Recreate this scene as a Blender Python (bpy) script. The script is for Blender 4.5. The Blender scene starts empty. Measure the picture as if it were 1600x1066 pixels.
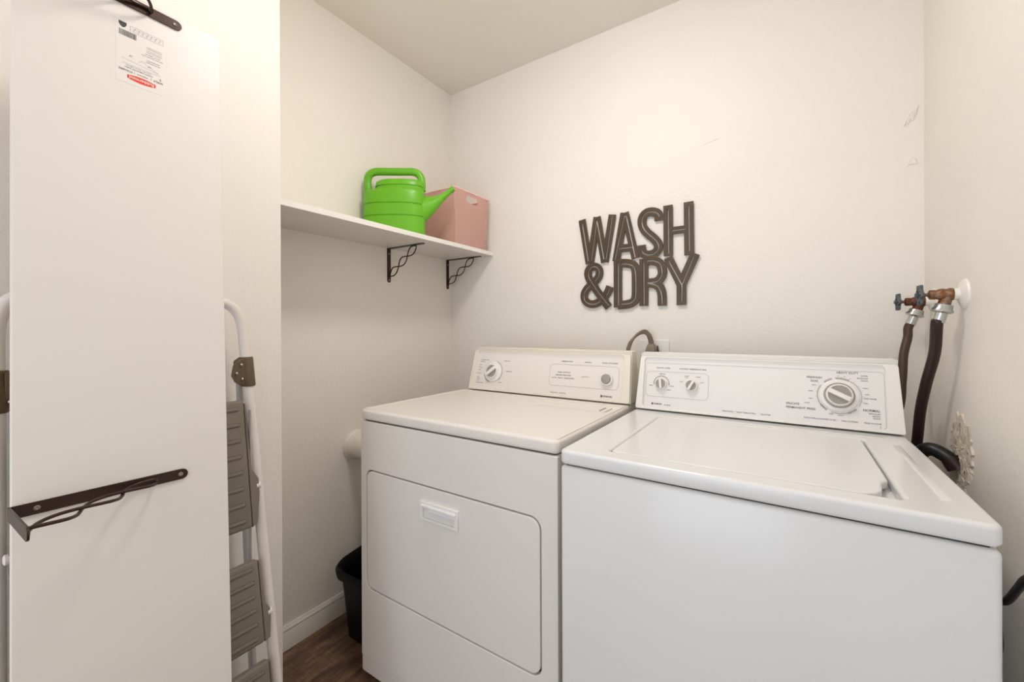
import bpy, bmesh, math, random
import numpy as np
from mathutils import Matrix, Vector
random.seed(7)
S = bpy.context.scene
COL = S.collection
PI = math.pi

# ------------------------------------------------------------------ camera, world, lights, exposure
def cam_setup():
    yaw, pitch, roll = math.radians(33.4802), math.radians(-.0835), math.radians(-.2279)
    F = Vector((-math.sin(yaw), math.cos(yaw), 0)); R = Vector((math.cos(yaw), math.sin(yaw), 0)); U = Vector((0, 0, 1))
    F2 = F*math.cos(pitch)+U*math.sin(pitch); U2 = U*math.cos(pitch)-F*math.sin(pitch)
    R2 = R*math.cos(roll)+U2*math.sin(roll); U3 = U2*math.cos(roll)-R*math.sin(roll)
    cd = bpy.data.cameras.new('camera'); c = bpy.data.objects.new('camera', cd); COL.objects.link(c)
    m = Matrix.Identity(4)
    for i in range(3):
        m[i][0] = R2[i]; m[i][1] = U3[i]; m[i][2] = -F2[i]
    m[2][3] = 1.18
    c.matrix_world = m
    cd.sensor_width = 36; cd.lens = 36*649.63/1600; cd.shift_y = -19.24/1600; cd.clip_start = .02
    S.camera = c
cam_setup()
S.view_settings.view_transform = 'Standard'; S.view_settings.look = 'None'
S.view_settings.gamma = 1; S.view_settings.use_curve_mapping = False
S.view_settings.exposure = 0.0
W = bpy.data.worlds.new('world'); S.world = W; W.use_nodes = True
W.node_tree.nodes['Background'].inputs[0].default_value = (.86, .92, 1.0, 1)
W.node_tree.nodes['Background'].inputs[1].default_value = .3

def area(name, loc, target, sx, sy, power, col, shape='RECTANGLE'):
    d = bpy.data.lights.new(name, 'AREA'); d.shape = shape; d.size = sx
    if shape in ('RECTANGLE', 'ELLIPSE'): d.size_y = sy
    d.energy = power; d.color = col
    o = bpy.data.objects.new(name, d); COL.objects.link(o); o.location = loc
    o.rotation_euler = (Vector(target)-Vector(loc)).to_track_quat('-Z', 'Y').to_euler()
    return o
LAMP = (-.53, .80, 2.4685)
LAMP_STRENGTH = 42.0
area('doorway_daylight', (-.45, -1.62, 1.1), (-.45, 1, 1.0), 1.2, 1.95, 23.5, (.80, .88, 1.0))

# ------------------------------------------------------------------ materials
def srgb(*c):
    return tuple(((v/255)/12.92 if v/255 <= .04045 else ((v/255+.055)/1.055)**2.4) for v in c)+(1,)
def mat(name, col, rough=.5, metal=0, spec=.5, bump=None, var=None, coat=0):
    m = bpy.data.materials.new(name); m.use_nodes = True; nt = m.node_tree; b = nt.nodes['Principled BSDF']
    b.inputs['Base Color'].default_value = col; b.inputs['Roughness'].default_value = rough
    b.inputs['Metallic'].default_value = metal; b.inputs['Specular IOR Level'].default_value = spec
    if coat: b.inputs['Coat Weight'].default_value = coat; b.inputs['Coat Roughness'].default_value = .12
    tc = nt.nodes.new('ShaderNodeTexCoord')
    if var:
        scale, col2, lo, hi = var
        n = nt.nodes.new('ShaderNodeTexNoise'); n.inputs['Scale'].default_value = scale; n.inputs['Detail'].default_value = 6
        nt.links.new(tc.outputs['Object'], n.inputs['Vector'])
        r = nt.nodes.new('ShaderNodeValToRGB'); r.color_ramp.elements[0].position = lo; r.color_ramp.elements[1].position = hi
        r.color_ramp.elements[0].color = col; r.color_ramp.elements[1].color = col2
        nt.links.new(n.outputs['Fac'], r.inputs['Fac']); nt.links.new(r.outputs['Color'], b.inputs['Base Color'])
    if bump:
        scale, strength, dist = bump
        n = nt.nodes.new('ShaderNodeTexNoise'); n.inputs['Scale'].default_value = scale; n.inputs['Detail'].default_value = 4
        n.inputs['Roughness'].default_value = .6
        nt.links.new(tc.outputs['Object'], n.inputs['Vector'])
        bp = nt.nodes.new('ShaderNodeBump'); bp.inputs['Strength'].default_value = strength; bp.inputs['Distance'].default_value = dist
        nt.links.new(n.outputs['Fac'], bp.inputs['Height']); nt.links.new(bp.outputs['Normal'], b.inputs['Normal'])
    return m
M = {}
M['wall'] = mat('wall_paint', srgb(243, 237, 228), .5, bump=(75, .35, .004), var=(2.2, srgb(240, 234, 225), .35, .7), spec=.35)
M['ceiling'] = mat('ceiling_paint', srgb(246, 240, 230), .8, bump=(60, .25, .004))
M['trim'] = mat('trim_paint', srgb(240, 235, 226), .35)
M['melamine'] = mat('white_melamine', srgb(236, 229, 222), .38, bump=(300, .04, .001))
M['edgeband'] = mat('shelf_edge_band', srgb(244, 240, 233), .35)
M['iron'] = mat('bronze_painted_steel', srgb(62, 44, 38), .34, metal=.55, bump=(400, .05, .001))
M['screw'] = mat('screw_steel', srgb(150, 142, 134), .3, metal=.9)
M['enamel'] = mat('white_enamel', srgb(230, 230, 229), .24, bump=(500, .015, .001), coat=.15)
M['enamel_dryer'] = mat('ivory_white_enamel', srgb(235, 229, 221), .34, bump=(500, .02, .001), coat=.05)
M['console'] = mat('console_white_plastic', srgb(236, 233, 230), .3)
M['console_warm'] = mat('console_warm_white_plastic', srgb(236, 230, 222), .3)
M['console_cream'] = mat('console_cream_plastic', srgb(236, 229, 214), .32)
M['console_edge'] = mat('console_cream_edge', srgb(240, 236, 230), .3)
M['dark_gap'] = mat('dark_seam', srgb(45, 42, 40), .8)
M['grey_plastic'] = mat('grey_plastic', srgb(160, 154, 146), .35)
M['white_plastic'] = mat('white_plastic', srgb(240, 237, 232), .28)
M['print'] = mat('grey_print', srgb(118, 116, 114), .6)
M['print_dark'] = mat('dark_print', srgb(60, 58, 58), .6)
M['print_light'] = mat('light_grey_print', srgb(178, 176, 174), .6)
M['red'] = mat('red_print', srgb(226, 62, 40), .5)
M['label'] = mat('clear_label_paper', srgb(238, 232, 225), .28)
M['green'] = mat('green_plastic', srgb(106, 182, 26), .36, bump=(200, .03, .001))
M['pink'] = mat('pink_woven_plastic', srgb(255, 214, 202), .5)
M['sign'] = mat('bronze_brown_metal', srgb(76, 62, 45), .4, metal=.3, bump=(250, .1, .001), var=(9, srgb(90, 74, 54), .3, .7))
M['black'] = mat('black_plastic', srgb(11, 10, 11), .5, spec=.25)
M['rubber_red'] = mat('maroon_rubber', srgb(42, 19, 17), .36)
M['rubber_brown'] = mat('brown_rubber', srgb(70, 48, 36), .45)
M['rubber_black'] = mat('black_rubber', srgb(22, 20, 20), .4)
M['brass'] = mat('tarnished_brass', srgb(128, 84, 50), .45, metal=.75, bump=(160, .5, .003), var=(70, srgb(150, 134, 118), .45, .62))
M['red_brass'] = mat('reddish_brass', srgb(100, 56, 44), .5, metal=.5, bump=(160, .3, .002))
M['wheel'] = mat('blue_grey_cast_metal', srgb(82, 94, 100), .5, metal=.5, bump=(180, .5, .003), var=(60, srgb(128, 122, 112), .5, .7))
M['galv'] = mat('galvanised_steel', srgb(196, 196, 194), .25, metal=.85)
M['tube'] = mat('white_powder_coated_tube', srgb(232, 224, 218), .3)
M['tube_grey'] = mat('light_grey_tube', srgb(190, 184, 178), .35)
M['step'] = mat('taupe_plastic_step', srgb(124, 114, 102), .42, bump=(300, .08, .001))
M['clamp'] = mat('olive_brown_plastic', srgb(98, 80, 56), .4)
M['duct'] = mat('white_duct_plastic', srgb(232, 224, 214), .35)
M['cord'] = mat('taupe_cord', srgb(118, 106, 90), .45)
M['plug'] = mat('grey_plug_rubber', srgb(128, 118, 100), .5)
M['plaster'] = mat('rough_plaster', srgb(226, 214, 198), .8, bump=(120, .6, .004), var=(40, srgb(200, 186, 164), .4, .7))
M['lamp_glass'] = mat('frosted_lamp_glass', srgb(250, 246, 238), .4)
b = M['lamp_glass'].node_tree.nodes['Principled BSDF']; b.inputs['Emission Color'].default_value = (1, .955, .915, 1); b.inputs['Emission Strength'].default_value = LAMP_STRENGTH

def wood():
    m = bpy.data.materials.new('brown_wood_plank'); m.use_nodes = True; nt = m.node_tree; b = nt.nodes['Principled BSDF']
    L = nt.links.new; N = nt.nodes.new
    g = N('ShaderNodeNewGeometry'); oi = N('ShaderNodeObjectInfo')
    add = N('ShaderNodeVectorMath'); add.operation = 'ADD'; L(g.outputs['Position'], add.inputs[0])
    mul = N('ShaderNodeMath'); mul.operation = 'MULTIPLY'; mul.inputs[1].default_value = 13; L(oi.outputs['Random'], mul.inputs[0]); L(mul.outputs[0], add.inputs[1])
    mp = N('ShaderNodeMapping'); mp.inputs['Scale'].default_value = (9, 1.6, 1); L(add.outputs[0], mp.inputs['Vector'])
    n = N('ShaderNodeTexNoise'); n.inputs['Scale'].default_value = 3; n.inputs['Detail'].default_value = 9; n.inputs['Roughness'].default_value = .62; n.inputs['Distortion'].default_value = .6
    L(mp.outputs[0], n.inputs['Vector'])
    r = N('ShaderNodeValToRGB'); e = r.color_ramp.elements
    e[0].position = .3; e[0].color = srgb(74, 50, 40); e[1].position = .72; e[1].color = srgb(158, 128, 98)
    x = r.color_ramp.elements.new(.5); x.color = srgb(118, 88, 68)
    L(n.outputs['Fac'], r.inputs['Fac'])
    # fine cross-cut saw marks
    mp2 = N('ShaderNodeMapping'); mp2.inputs['Scale'].default_value = (6, 110, 1); L(add.outputs[0], mp2.inputs['Vector'])
    n2 = N('ShaderNodeTexNoise'); n2.inputs['Scale'].default_value = 2.2; n2.inputs['Detail'].default_value = 3; L(mp2.outputs[0], n2.inputs['Vector'])
    mx = N('ShaderNodeMix'); mx.data_type = 'RGBA'; mx.blend_type = 'MULTIPLY'; mx.inputs['Factor'].default_value = .45
    L(r.outputs['Color'], mx.inputs[6])
    r2 = N('ShaderNodeValToRGB'); r2.color_ramp.elements[0].position = .35; r2.color_ramp.elements[0].color = (.45, .4, .38, 1); r2.color_ramp.elements[1].position = .6
    L(n2.outputs['Fac'], r2.inputs['Fac']); L(r2.outputs['Color'], mx.inputs[7])
    L(mx.outputs[2], b.inputs['Base Color'])
    b.inputs['Roughness'].default_value = .42
    bp = N('ShaderNodeBump'); bp.inputs['Strength'].default_value = .25; bp.inputs['Distance'].default_value = .002
    L(n2.outputs['Fac'], bp.inputs['Height']); L(bp.outputs[0], b.inputs['Normal'])
    return m
M['wood'] = wood()

# ------------------------------------------------------------------ helpers
def thing(name, label, cat, loc=(0, 0, 0), group=None, matrix=None):
    o = bpy.data.objects.new(name, None); COL.objects.link(o); o.empty_display_size = .05
    if matrix is not None: o.matrix_world = matrix
    else: o.location = loc
    o['label'] = label; o['category'] = cat
    o['_l'] = 1; del o['_l']
    if group: o['group'] = group
    return o
def tag(o, label, cat, group=None):
    o['label'] = label; o['category'] = cat
    if group: o['group'] = group
    return o
def origin_of(p):
    v = Vector((0, 0, 0))
    while p is not None:
        v += Vector(p.location); p = p.parent
    return v
def finish(me, angle=35):
    me.polygons.foreach_set('use_smooth', [True]*len(me.polygons))
    me.set_sharp_from_angle(angle=math.radians(angle))
def obj(name, bm, m, parent=None, local=False, smooth=35, label=None, loc=None):
    """bm in world coordinates unless local; the object's origin is the parent's (or its own centre foot when top level)"""
    me = bpy.data.meshes.new(name)
    if isinstance(bm, bmesh.types.BMesh):
        bmesh.ops.recalc_face_normals(bm, faces=bm.faces) if m is not M.get('print_flat') else None
        bm.to_mesh(me); bm.free()
    else:
        me = bm; me.name = name
    if not local:
        o0 = origin_of(parent) if loc is None else Vector(loc)+Vector((0, 0, 0))
        me.transform(Matrix.Translation(-(o0 if loc is None else o0)))
    if smooth is not None: finish(me, smooth)
    me.materials.clear(); me.materials.append(m)
    o = bpy.data.objects.new(name, me); COL.objects.link(o)
    if parent is not None: o.parent = parent
    elif loc is not None: o.location = loc
    if label: o['label'] = label
    return o
def struct(name, bm, m, parent=None):
    o = obj(name, bm, m, parent)
    if parent is None: o['kind'] = 'structure'
    return o
def BM(): return bmesh.new()
def box(bm, a, b, bev=0, seg=2, edges=None):
    g = bmesh.ops.create_cube(bm, size=1); vs = g['verts']
    a = Vector(a); b = Vector(b); c = (a+b)/2; s = b-a
    for v in vs: v.co = Vector((v.co.x*s.x+c.x, v.co.y*s.y+c.y, v.co.z*s.z+c.z))
    if bev:
        es = list({e for v in vs for e in v.link_edges})
        if edges: es = [e for e in es if edges((e.verts[0].co+e.verts[1].co)/2, (e.verts[1].co-e.verts[0].co).normalized())]
        bmesh.ops.bevel(bm, geom=es, offset=bev, segments=seg, profile=.5, affect='EDGES')
    return bm
def sweep(bm, pts, rad, n=12, cap=True, flat=None):
    """tube through pts; rad a number or list; flat=(scale_x, up) squashes"""
    pts = [Vector(p) for p in pts]; k = len(pts)
    if not hasattr(rad, '__len__'): rad = [rad]*k
    T = []
    for i in range(k):
        t = (pts[min(i+1, k-1)]-pts[max(i-1, 0)]); T.append(t.normalized())
    up = Vector((0, 0, 1)) if abs(T[0].z) < .9 else Vector((1, 0, 0))
    if flat: up = Vector(flat[1])
    nrm = (up-T[0]*up.dot(T[0])).normalized(); rings = []
    for i in range(k):
        nrm = (nrm-T[i]*nrm.dot(T[i])).normalized(); bn = T[i].cross(nrm)
        r = rad[i]; ring = []
        for j in range(n):
            a = 2*PI*j/n
            rx = r*(flat[0] if flat else 1)
            ring.append(bm.verts.new(pts[i]+nrm*(math.cos(a)*r)+bn*(math.sin(a)*rx)))
        rings.append(ring)
    for i in range(k-1):
        for j in range(n):
            bm.faces.new((rings[i][j], rings[i][(j+1) % n], rings[i+1][(j+1) % n], rings[i+1][j]))
    if cap:
        bm.faces.new(rings[0][::-1]); bm.faces.new(rings[-1])
    return bm
def smooth_path(pts, sub=8):
    pts = [Vector(p) for p in pts]; out = []
    P = [pts[0]*2-pts[1]]+pts+[pts[-1]*2-pts[-2]]
    for i in range(1, len(P)-2):
        p0, p1, p2, p3 = P[i-1:i+3]
        for s in range(sub):
            t = s/sub
            out.append(.5*((2*p1)+(p2-p0)*t+(2*p0-5*p1+4*p2-p3)*t*t+(3*p1-p0-3*p2+p3)*t**3))
    out.append(pts[-1]); return out
def lathe(bm, prof, O, axis, n=24):
    """prof: list of (distance along axis, radius)"""
    axis = Vector(axis).normalized(); up = Vector((0, 0, 1)) if abs(axis.z) < .9 else Vector((1, 0, 0))
    a = (up-axis*up.dot(axis)).normalized(); c = axis.cross(a); O = Vector(O); rings = []
    for d, r in prof:
        if r <= 1e-6: rings.append([bm.verts.new(O+axis*d)])
        else: rings.append([bm.verts.new(O+axis*d+a*(r*math.cos(2*PI*j/n))+c*(r*math.sin(2*PI*j/n))) for j in range(n)])
    for i in range(len(rings)-1):
        A, B = rings[i], rings[i+1]
        for j in range(n):
            if len(A) == 1 and len(B) == 1: continue
            if len(A) == 1: bm.faces.new((A[0], B[j], B[(j+1) % n]))
            elif len(B) == 1: bm.faces.new((A[j], A[(j+1) % n], B[0]))
            else: bm.faces.new((A[j], A[(j+1) % n], B[(j+1) % n], B[j]))
    if len(rings[0]) > 1: bm.faces.new(rings[0][::-1])
    if len(rings[-1]) > 1: bm.faces.new(rings[-1])
    return bm
def rrect(x0, y0, x1, y1, r, n=6):
    p = []
    for cx, cy, a0 in ((x1-r, y1-r, 0), (x0+r, y1-r, 90), (x0+r, y0+r, 180), (x1-r, y0+r, 270)):
        for i in range(n+1):
            a = math.radians(a0+90*i/n); p.append((cx+r*math.cos(a), cy+r*math.sin(a)))
    return p
def fill2d(loops, half, bev=0, res=1, name='tmp'):
    """mesh from closed 2D loops (even-odd), in XY, extruded +-half"""
    cu = bpy.data.curves.new(name, 'CURVE'); cu.dimensions = '2D'; cu.fill_mode = 'BOTH'
    cu.extrude = max(half-bev, 0); cu.bevel_depth = bev; cu.bevel_resolution = res; cu.offset = -bev
    for lp in loops:
        sp = cu.splines.new('POLY'); sp.points.add(len(lp)-1); sp.use_cyclic_u = True
        for i, (x, y) in enumerate(lp): sp.points[i].co = (x, y, 0, 1)
    o = bpy.data.objects.new(name, cu); COL.objects.link(o)
    dg = bpy.context.evaluated_depsgraph_get(); dg.update()
    me = bpy.data.meshes.new_from_object(o.evaluated_get(dg))
    bpy.data.objects.remove(o); bpy.data.curves.remove(cu)
    return me
def frame(O, X, Y):
    X = Vector(X).normalized(); Z = X.cross(Vector(Y)).normalized(); Y = Z.cross(X)
    m = Matrix.Identity(4)
    for i in range(3): m[i][0] = X[i]; m[i][1] = Y[i]; m[i][2] = Z[i]; m[i][3] = O[i]
    return m
def addmesh(bm, me, mx=None):
    if mx is not None: me.transform(mx)
    bm.from_mesh(me); bpy.data.meshes.remove(me); return bm
def plate(bm, loops, O, X, Y, t, bev=0, res=1):
    """plate whose BACK face lies on the frame plane, thickness t along the normal"""
    return addmesh(bm, fill2d(loops, t/2, bev, res), frame(O, X, Y) @ Matrix.Translation((0, 0, t/2)))
def text_into(bm, items, F, rot=0):
    """items: (string, x, y, size, align[, xscale]); F: frame matrix. flat print"""
    obs = []
    for it in items:
        s, x, y, size, al = it[:5]; xs = it[5] if len(it) > 5 else 0
        cu = bpy.data.curves.new('t', 'FONT'); cu.body = s; cu.size = size; cu.align_x = al; cu.align_y = 'CENTER'; cu.resolution_u = 2
        cu.offset = size*.012
        o = bpy.data.objects.new('t', cu); COL.objects.link(o); obs.append((o, cu, x, y, xs))
    dg = bpy.context.evaluated_depsgraph_get(); dg.update()
    for o, cu, x, y, xs in obs:
        me = bpy.data.meshes.new_from_object(o.evaluated_get(dg))
        if xs:   # stretch the word to its width in metres
            vx = [v.co.x for v in me.vertices]; xs = xs/max(max(vx)-min(vx), 1e-6)
        else: xs = 1
        me.transform(F @ Matrix.Translation((x, y, 0)) @ Matrix.Rotation(rot, 4, 'Z') @ Matrix.Diagonal((xs, 1, 1, 1)))
        bm.from_mesh(me); bpy.data.meshes.remove(me)
        bpy.data.objects.remove(o); bpy.data.curves.remove(cu)
    return bm
def quad2(bm, F, x0, y0, x1, y1):
    vs = [bm.verts.new(F @ Vector((x, y, 0))) for x, y in ((x0, y0), (x1, y0), (x1, y1), (x0, y1))]; bm.faces.new(vs)
def line2(bm, F, a, b, w):
    a = Vector(a); b = Vector(b); d = (b-a).normalized(); n = Vector((-d.y, d.x))*w/2
    bm.faces.new([bm.verts.new(F @ Vector((p.x, p.y, 0))) for p in (a-n, b-n, b+n, a+n)])
def arc2(bm, F, c, r, a0, a1, w, n=24):
    pr = None
    for i in range(n+1):
        a = math.radians(a0+(a1-a0)*i/n); q = [bm.verts.new(F @ Vector((c[0]+rr*math.cos(a), c[1]+rr*math.sin(a), 0))) for rr in (r-w/2, r+w/2)]
        if pr: bm.faces.new((pr[0], q[0], q[1], pr[1]))
        pr = q
def ring_outline(bm, F, pts, w):
    k = len(pts)
    for i in range(k): line2(bm, F, pts[i], pts[(i+1) % k], w)

# ------------------------------------------------------------------ room
WL, WR, WB, HC, WF, YF, YR = -1.547, .347, 1.736, 2.4685, -1.25, .652, -1.6
T = .1
def wallbox(name, a, b): return struct(name, box(BM(), a, b), M['wall'])
wb = wallbox('wall_back', (WL-T, WB, 0), (WR+T, WB+T, HC))
wallbox('wall_left', (WL-T, YF, 0), (WL, WB, HC))
bm = BM(); box(bm, (WL-T, YR-T, 0), (WF, YF, HC), .004, 2, lambda c, d: abs(d.z) > .9 and c.x > WF-.01 and c.y > YF-.01)
struct('wall_left_front', bm, M['wall'])
wr = wallbox('wall_right', (WR, YR-T, 0), (WR+T, WB, HC))
bm = BM(); box(bm, (WF, YR-T, 0), (-1.05, YR, HC)); box(bm, (.15, YR-T, 0), (WR, YR, HC)); box(bm, (-1.05, YR-T, 2.08), (.15, YR, HC))
struct('wall_rear', bm, M['wall'])
bm = BM(); box(bm, (WL-T, YR-T, HC), (WR+T, WB+T, HC+.1)); struct('ceiling', bm, M['ceiling'])
bm = BM(); box(bm, (WL-T, YR-1.0, -.10), (WR+T, WB+T, -.009)); fl = struct('floor', bm, M['dark_gap'])
# individual planks, running along the depth of the room
pw = .178; x = -1.416-pw*1; rowi = 0; first = None
while x < WR:
    y = YR-1.0+[.0, -.55, -.22, -.8][rowi % 4]; rowi += 1
    while y < WB:
        x0, x1, y0, y1 = max(x, WL)+.0006, min(x+pw, WR)-.0006, max(y, YR-1.0)+.0006, min(y+1.22, WB)-.0006
        if y1-y0 > .02:
            bm = BM(); box(bm, (x0, y0, -.009), (x1, y1, 0), .0012, 1, lambda c, d: c.z > -.001)
            obj('plank', bm, M['wood'], fl)
        y += 1.22
    x += pw
# door casing round the rear opening
bm = BM(); box(bm, (-1.12, YR, 0), (-1.05, YR+.015, 2.15), .003); box(bm, (.15, YR, 0), (.22, YR+.015, 2.15), .003); box(bm, (-1.05, YR, 2.08), (.15, YR+.015, 2.15), .003)
struct('trim_1', bm, M['trim'])
def baseboard(name, A, B, N):
    """profile swept from A to B, N the direction into the room"""
    prof = [(0, 0), (.013, 0), (.013, .062), (.0105, .066), (.0105, .071), (.012, .0735), (.010, .078), (.006, .082), (.005, .086), (0, .086)]
    A = Vector(A); B = Vector(B); N = Vector(N); bm = BM(); r = []
    for P in (A, B): r.append([bm.verts.new(P+N*u+Vector((0, 0, v))) for u, v in prof])
    k = len(prof)
    for i in range(k): bm.faces.new((r[0][i], r[0][(i+1) % k], r[1][(i+1) % k], r[1][i]))
    bm.faces.new(r[0]); bm.faces.new(r[1][::-1])
    return struct(name, bm, M['trim'])
baseboard('baseboard_left', (WL, YF, 0), (WL, WB, 0), (1, 0, 0))
baseboard('baseboard_back', (WL+.013, WB, 0), (WR, WB, 0), (0, -1, 0))
baseboard('baseboard_left_front', (WF, YR+.02, 0), (WF, YF, 0), (1, 0, 0))
baseboard('baseboard_right', (WR, YR+.02, 0), (WR, WB-.013, 0), (-1, 0, 0))

# plaster scars on the walls: low relief pieces
def scar(name, O, X, Y, pts, seed, m, parent, amp=.0025, sub=6):
    random.seed(seed); bm = BM(); F = frame(O, X, Y)
    cx = sum(p[0] for p in pts)/len(pts); cy = sum(p[1] for p in pts)/len(pts); rings = []
    for k in range(sub+1):
        f = k/sub; ring = []
        for i, p in enumerate(pts):
            j = 1+random.uniform(-.07, .07) if 0 < k < sub else 1
            h = 0 if k == sub else amp*(.5+random.random()*(1 if k else .4))
            ring.append(bm.verts.new(F @ Vector((cx+(p[0]-cx)*f*j if k else cx, cy+(p[1]-cy)*f*j if k else cy, h))))
        rings.append(ring)
    n = len(pts)
    for k in range(sub):
        for i in range(n):
            if k == 0: bm.faces.new((rings[0][0], rings[1][i], rings[1][(i+1) % n]))
            else: bm.faces.new((rings[k][i], rings[k+1][i], rings[k+1][(i+1) % n], rings[k][(i+1) % n]))
    for v in list(rings[0][1:]): bm.verts.remove(v)
    o = obj(name, bm, m, parent, smooth=20)
    return o
def blob(rx, ry, n=18, seed=1, j=.25):
    random.seed(seed); return [(rx*(1+random.uniform(-j, j))*math.cos(2*PI*i/n), ry*(1+random.uniform(-j, j))*math.sin(2*PI*i/n)) for i in range(n)]
scar('plaster_scar', (.318, WB, 1.82), (1, 0, 0), (0, 0, 1), [(p[0]*.8+p[1]*.5, p[1]) for p in blob(.013, .028, 14, 3, .4)], 5, M['wall'], wb, .003, 4)
scar('plaster_scar', (.318, WB, 1.685), (1, 0, 0), (0, 0, 1), blob(.017, .014, 12, 4, .4), 6, M['wall'], wb, .003, 3)
scar('plaster_scar', (-.24, WB, 1.885), (1, 0, .22), (0, 0, 1), blob(.05, .002, 16, 9, .3), 8, M['wall'], wb, .0012, 2)
scar('drywall_patch', (WR, 1.415, .885), (0, -1, 0), (0, 0, 1), blob(.074, .082, 60, 11, .12), 12, M['plaster'], wr, .0028, 16)
scar('drywall_patch', (WR, 1.44, .80), (0, -1, 0), (0, 0, 1), blob(.055, .05, 44, 21, .15), 22, M['plaster'], wr, .0026, 12)

# ceiling light (above the frame of the photograph)
t = thing('ceiling_light', 'round white flush ceiling light with frosted glass above the machines', 'lamp', LAMP)
obj('frame', lathe(BM(), [(0, .17), (.02, .175), (.03, .165), (.03, .15)], LAMP, (0, 0, -1), 40), M['white_plastic'], t)
obj('diffuser', lathe(BM(), [(.028, .15), (.05, .145), (.07, .12), (.083, .07), (.086, 0)], LAMP, (0, 0, -1), 40), M['lamp_glass'], t)

# ------------------------------------------------------------------ appliances
def console_frame(y0, z0, y1, z1): return frame((0, y0, z0), (1, 0, 0), (0, y1-y0, z1-z0))
def dial(name, parent, F, u, w, r_skirt, r, ang, h, gray='grey_plastic', skirt=True):
    """round knob: white skirt, grey recessed face, white grip bar"""
    O = F @ Vector((u, w, 0)); nz = F.to_3x3() @ Vector((0, 0, 1))
    k = obj(name, lathe(BM(), [(0, r_skirt), (h*.2, r_skirt*.985), (h*.28, r*1.04), (h*.7, r), (h*.78, r*.93), (h*.78, r*.9), (h*.62, r*.88), (h*.62, 0)], O, nz, 40), M['white_plastic'], parent)
    bm = BM(); lathe(bm, [(h*.62, r*.86), (h*.66, r*.85), (h*.66, 0)], O, nz, 32)
    obj('dial_face', bm, M[gray], k, label='grey recessed face of the dial')
    k2 = F @ Matrix.Translation((u, w, h*.62)) @ Matrix.Rotation(ang, 4, 'Z')
    bm = BM(); box(bm, (-r*.9, -r*.22, 0), (r*.9, r*.22, h*.5), r*.1, 3); bm.transform(k2)
    obj('grip', bm, M['white_plastic'], k)
    return k

def appliance_body(root, x0, x1, yf, yb, ztop, zs, m, corner=.012):
    """cabinet box with rounded vertical edges plus top panel"""
    bm = BM(); box(bm, (x0+.002, yf+.018, .035), (x1-.002, yb, zs-.0005), .008, 3, lambda c, d: abs(d.z) > .9)
    c = obj('cabinet', bm, m, root)
    bm = BM(); box(bm, (x0+.012, yf+.012, zs-.006), (x1-.012, yb-.01, zs+.004)); obj('seam', bm, M['dark_gap'], root)
    for sx in (x0+.05, x1-.05):
        for sy in (yf+.06, yb-.06):
            obj('foot', lathe(BM(), [(0, .02), (.012, .02), (.014, .012), (.036, .012)], (sx, sy, 0), (0, 0, 1), 14), M['black'], root)
    return c

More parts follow.
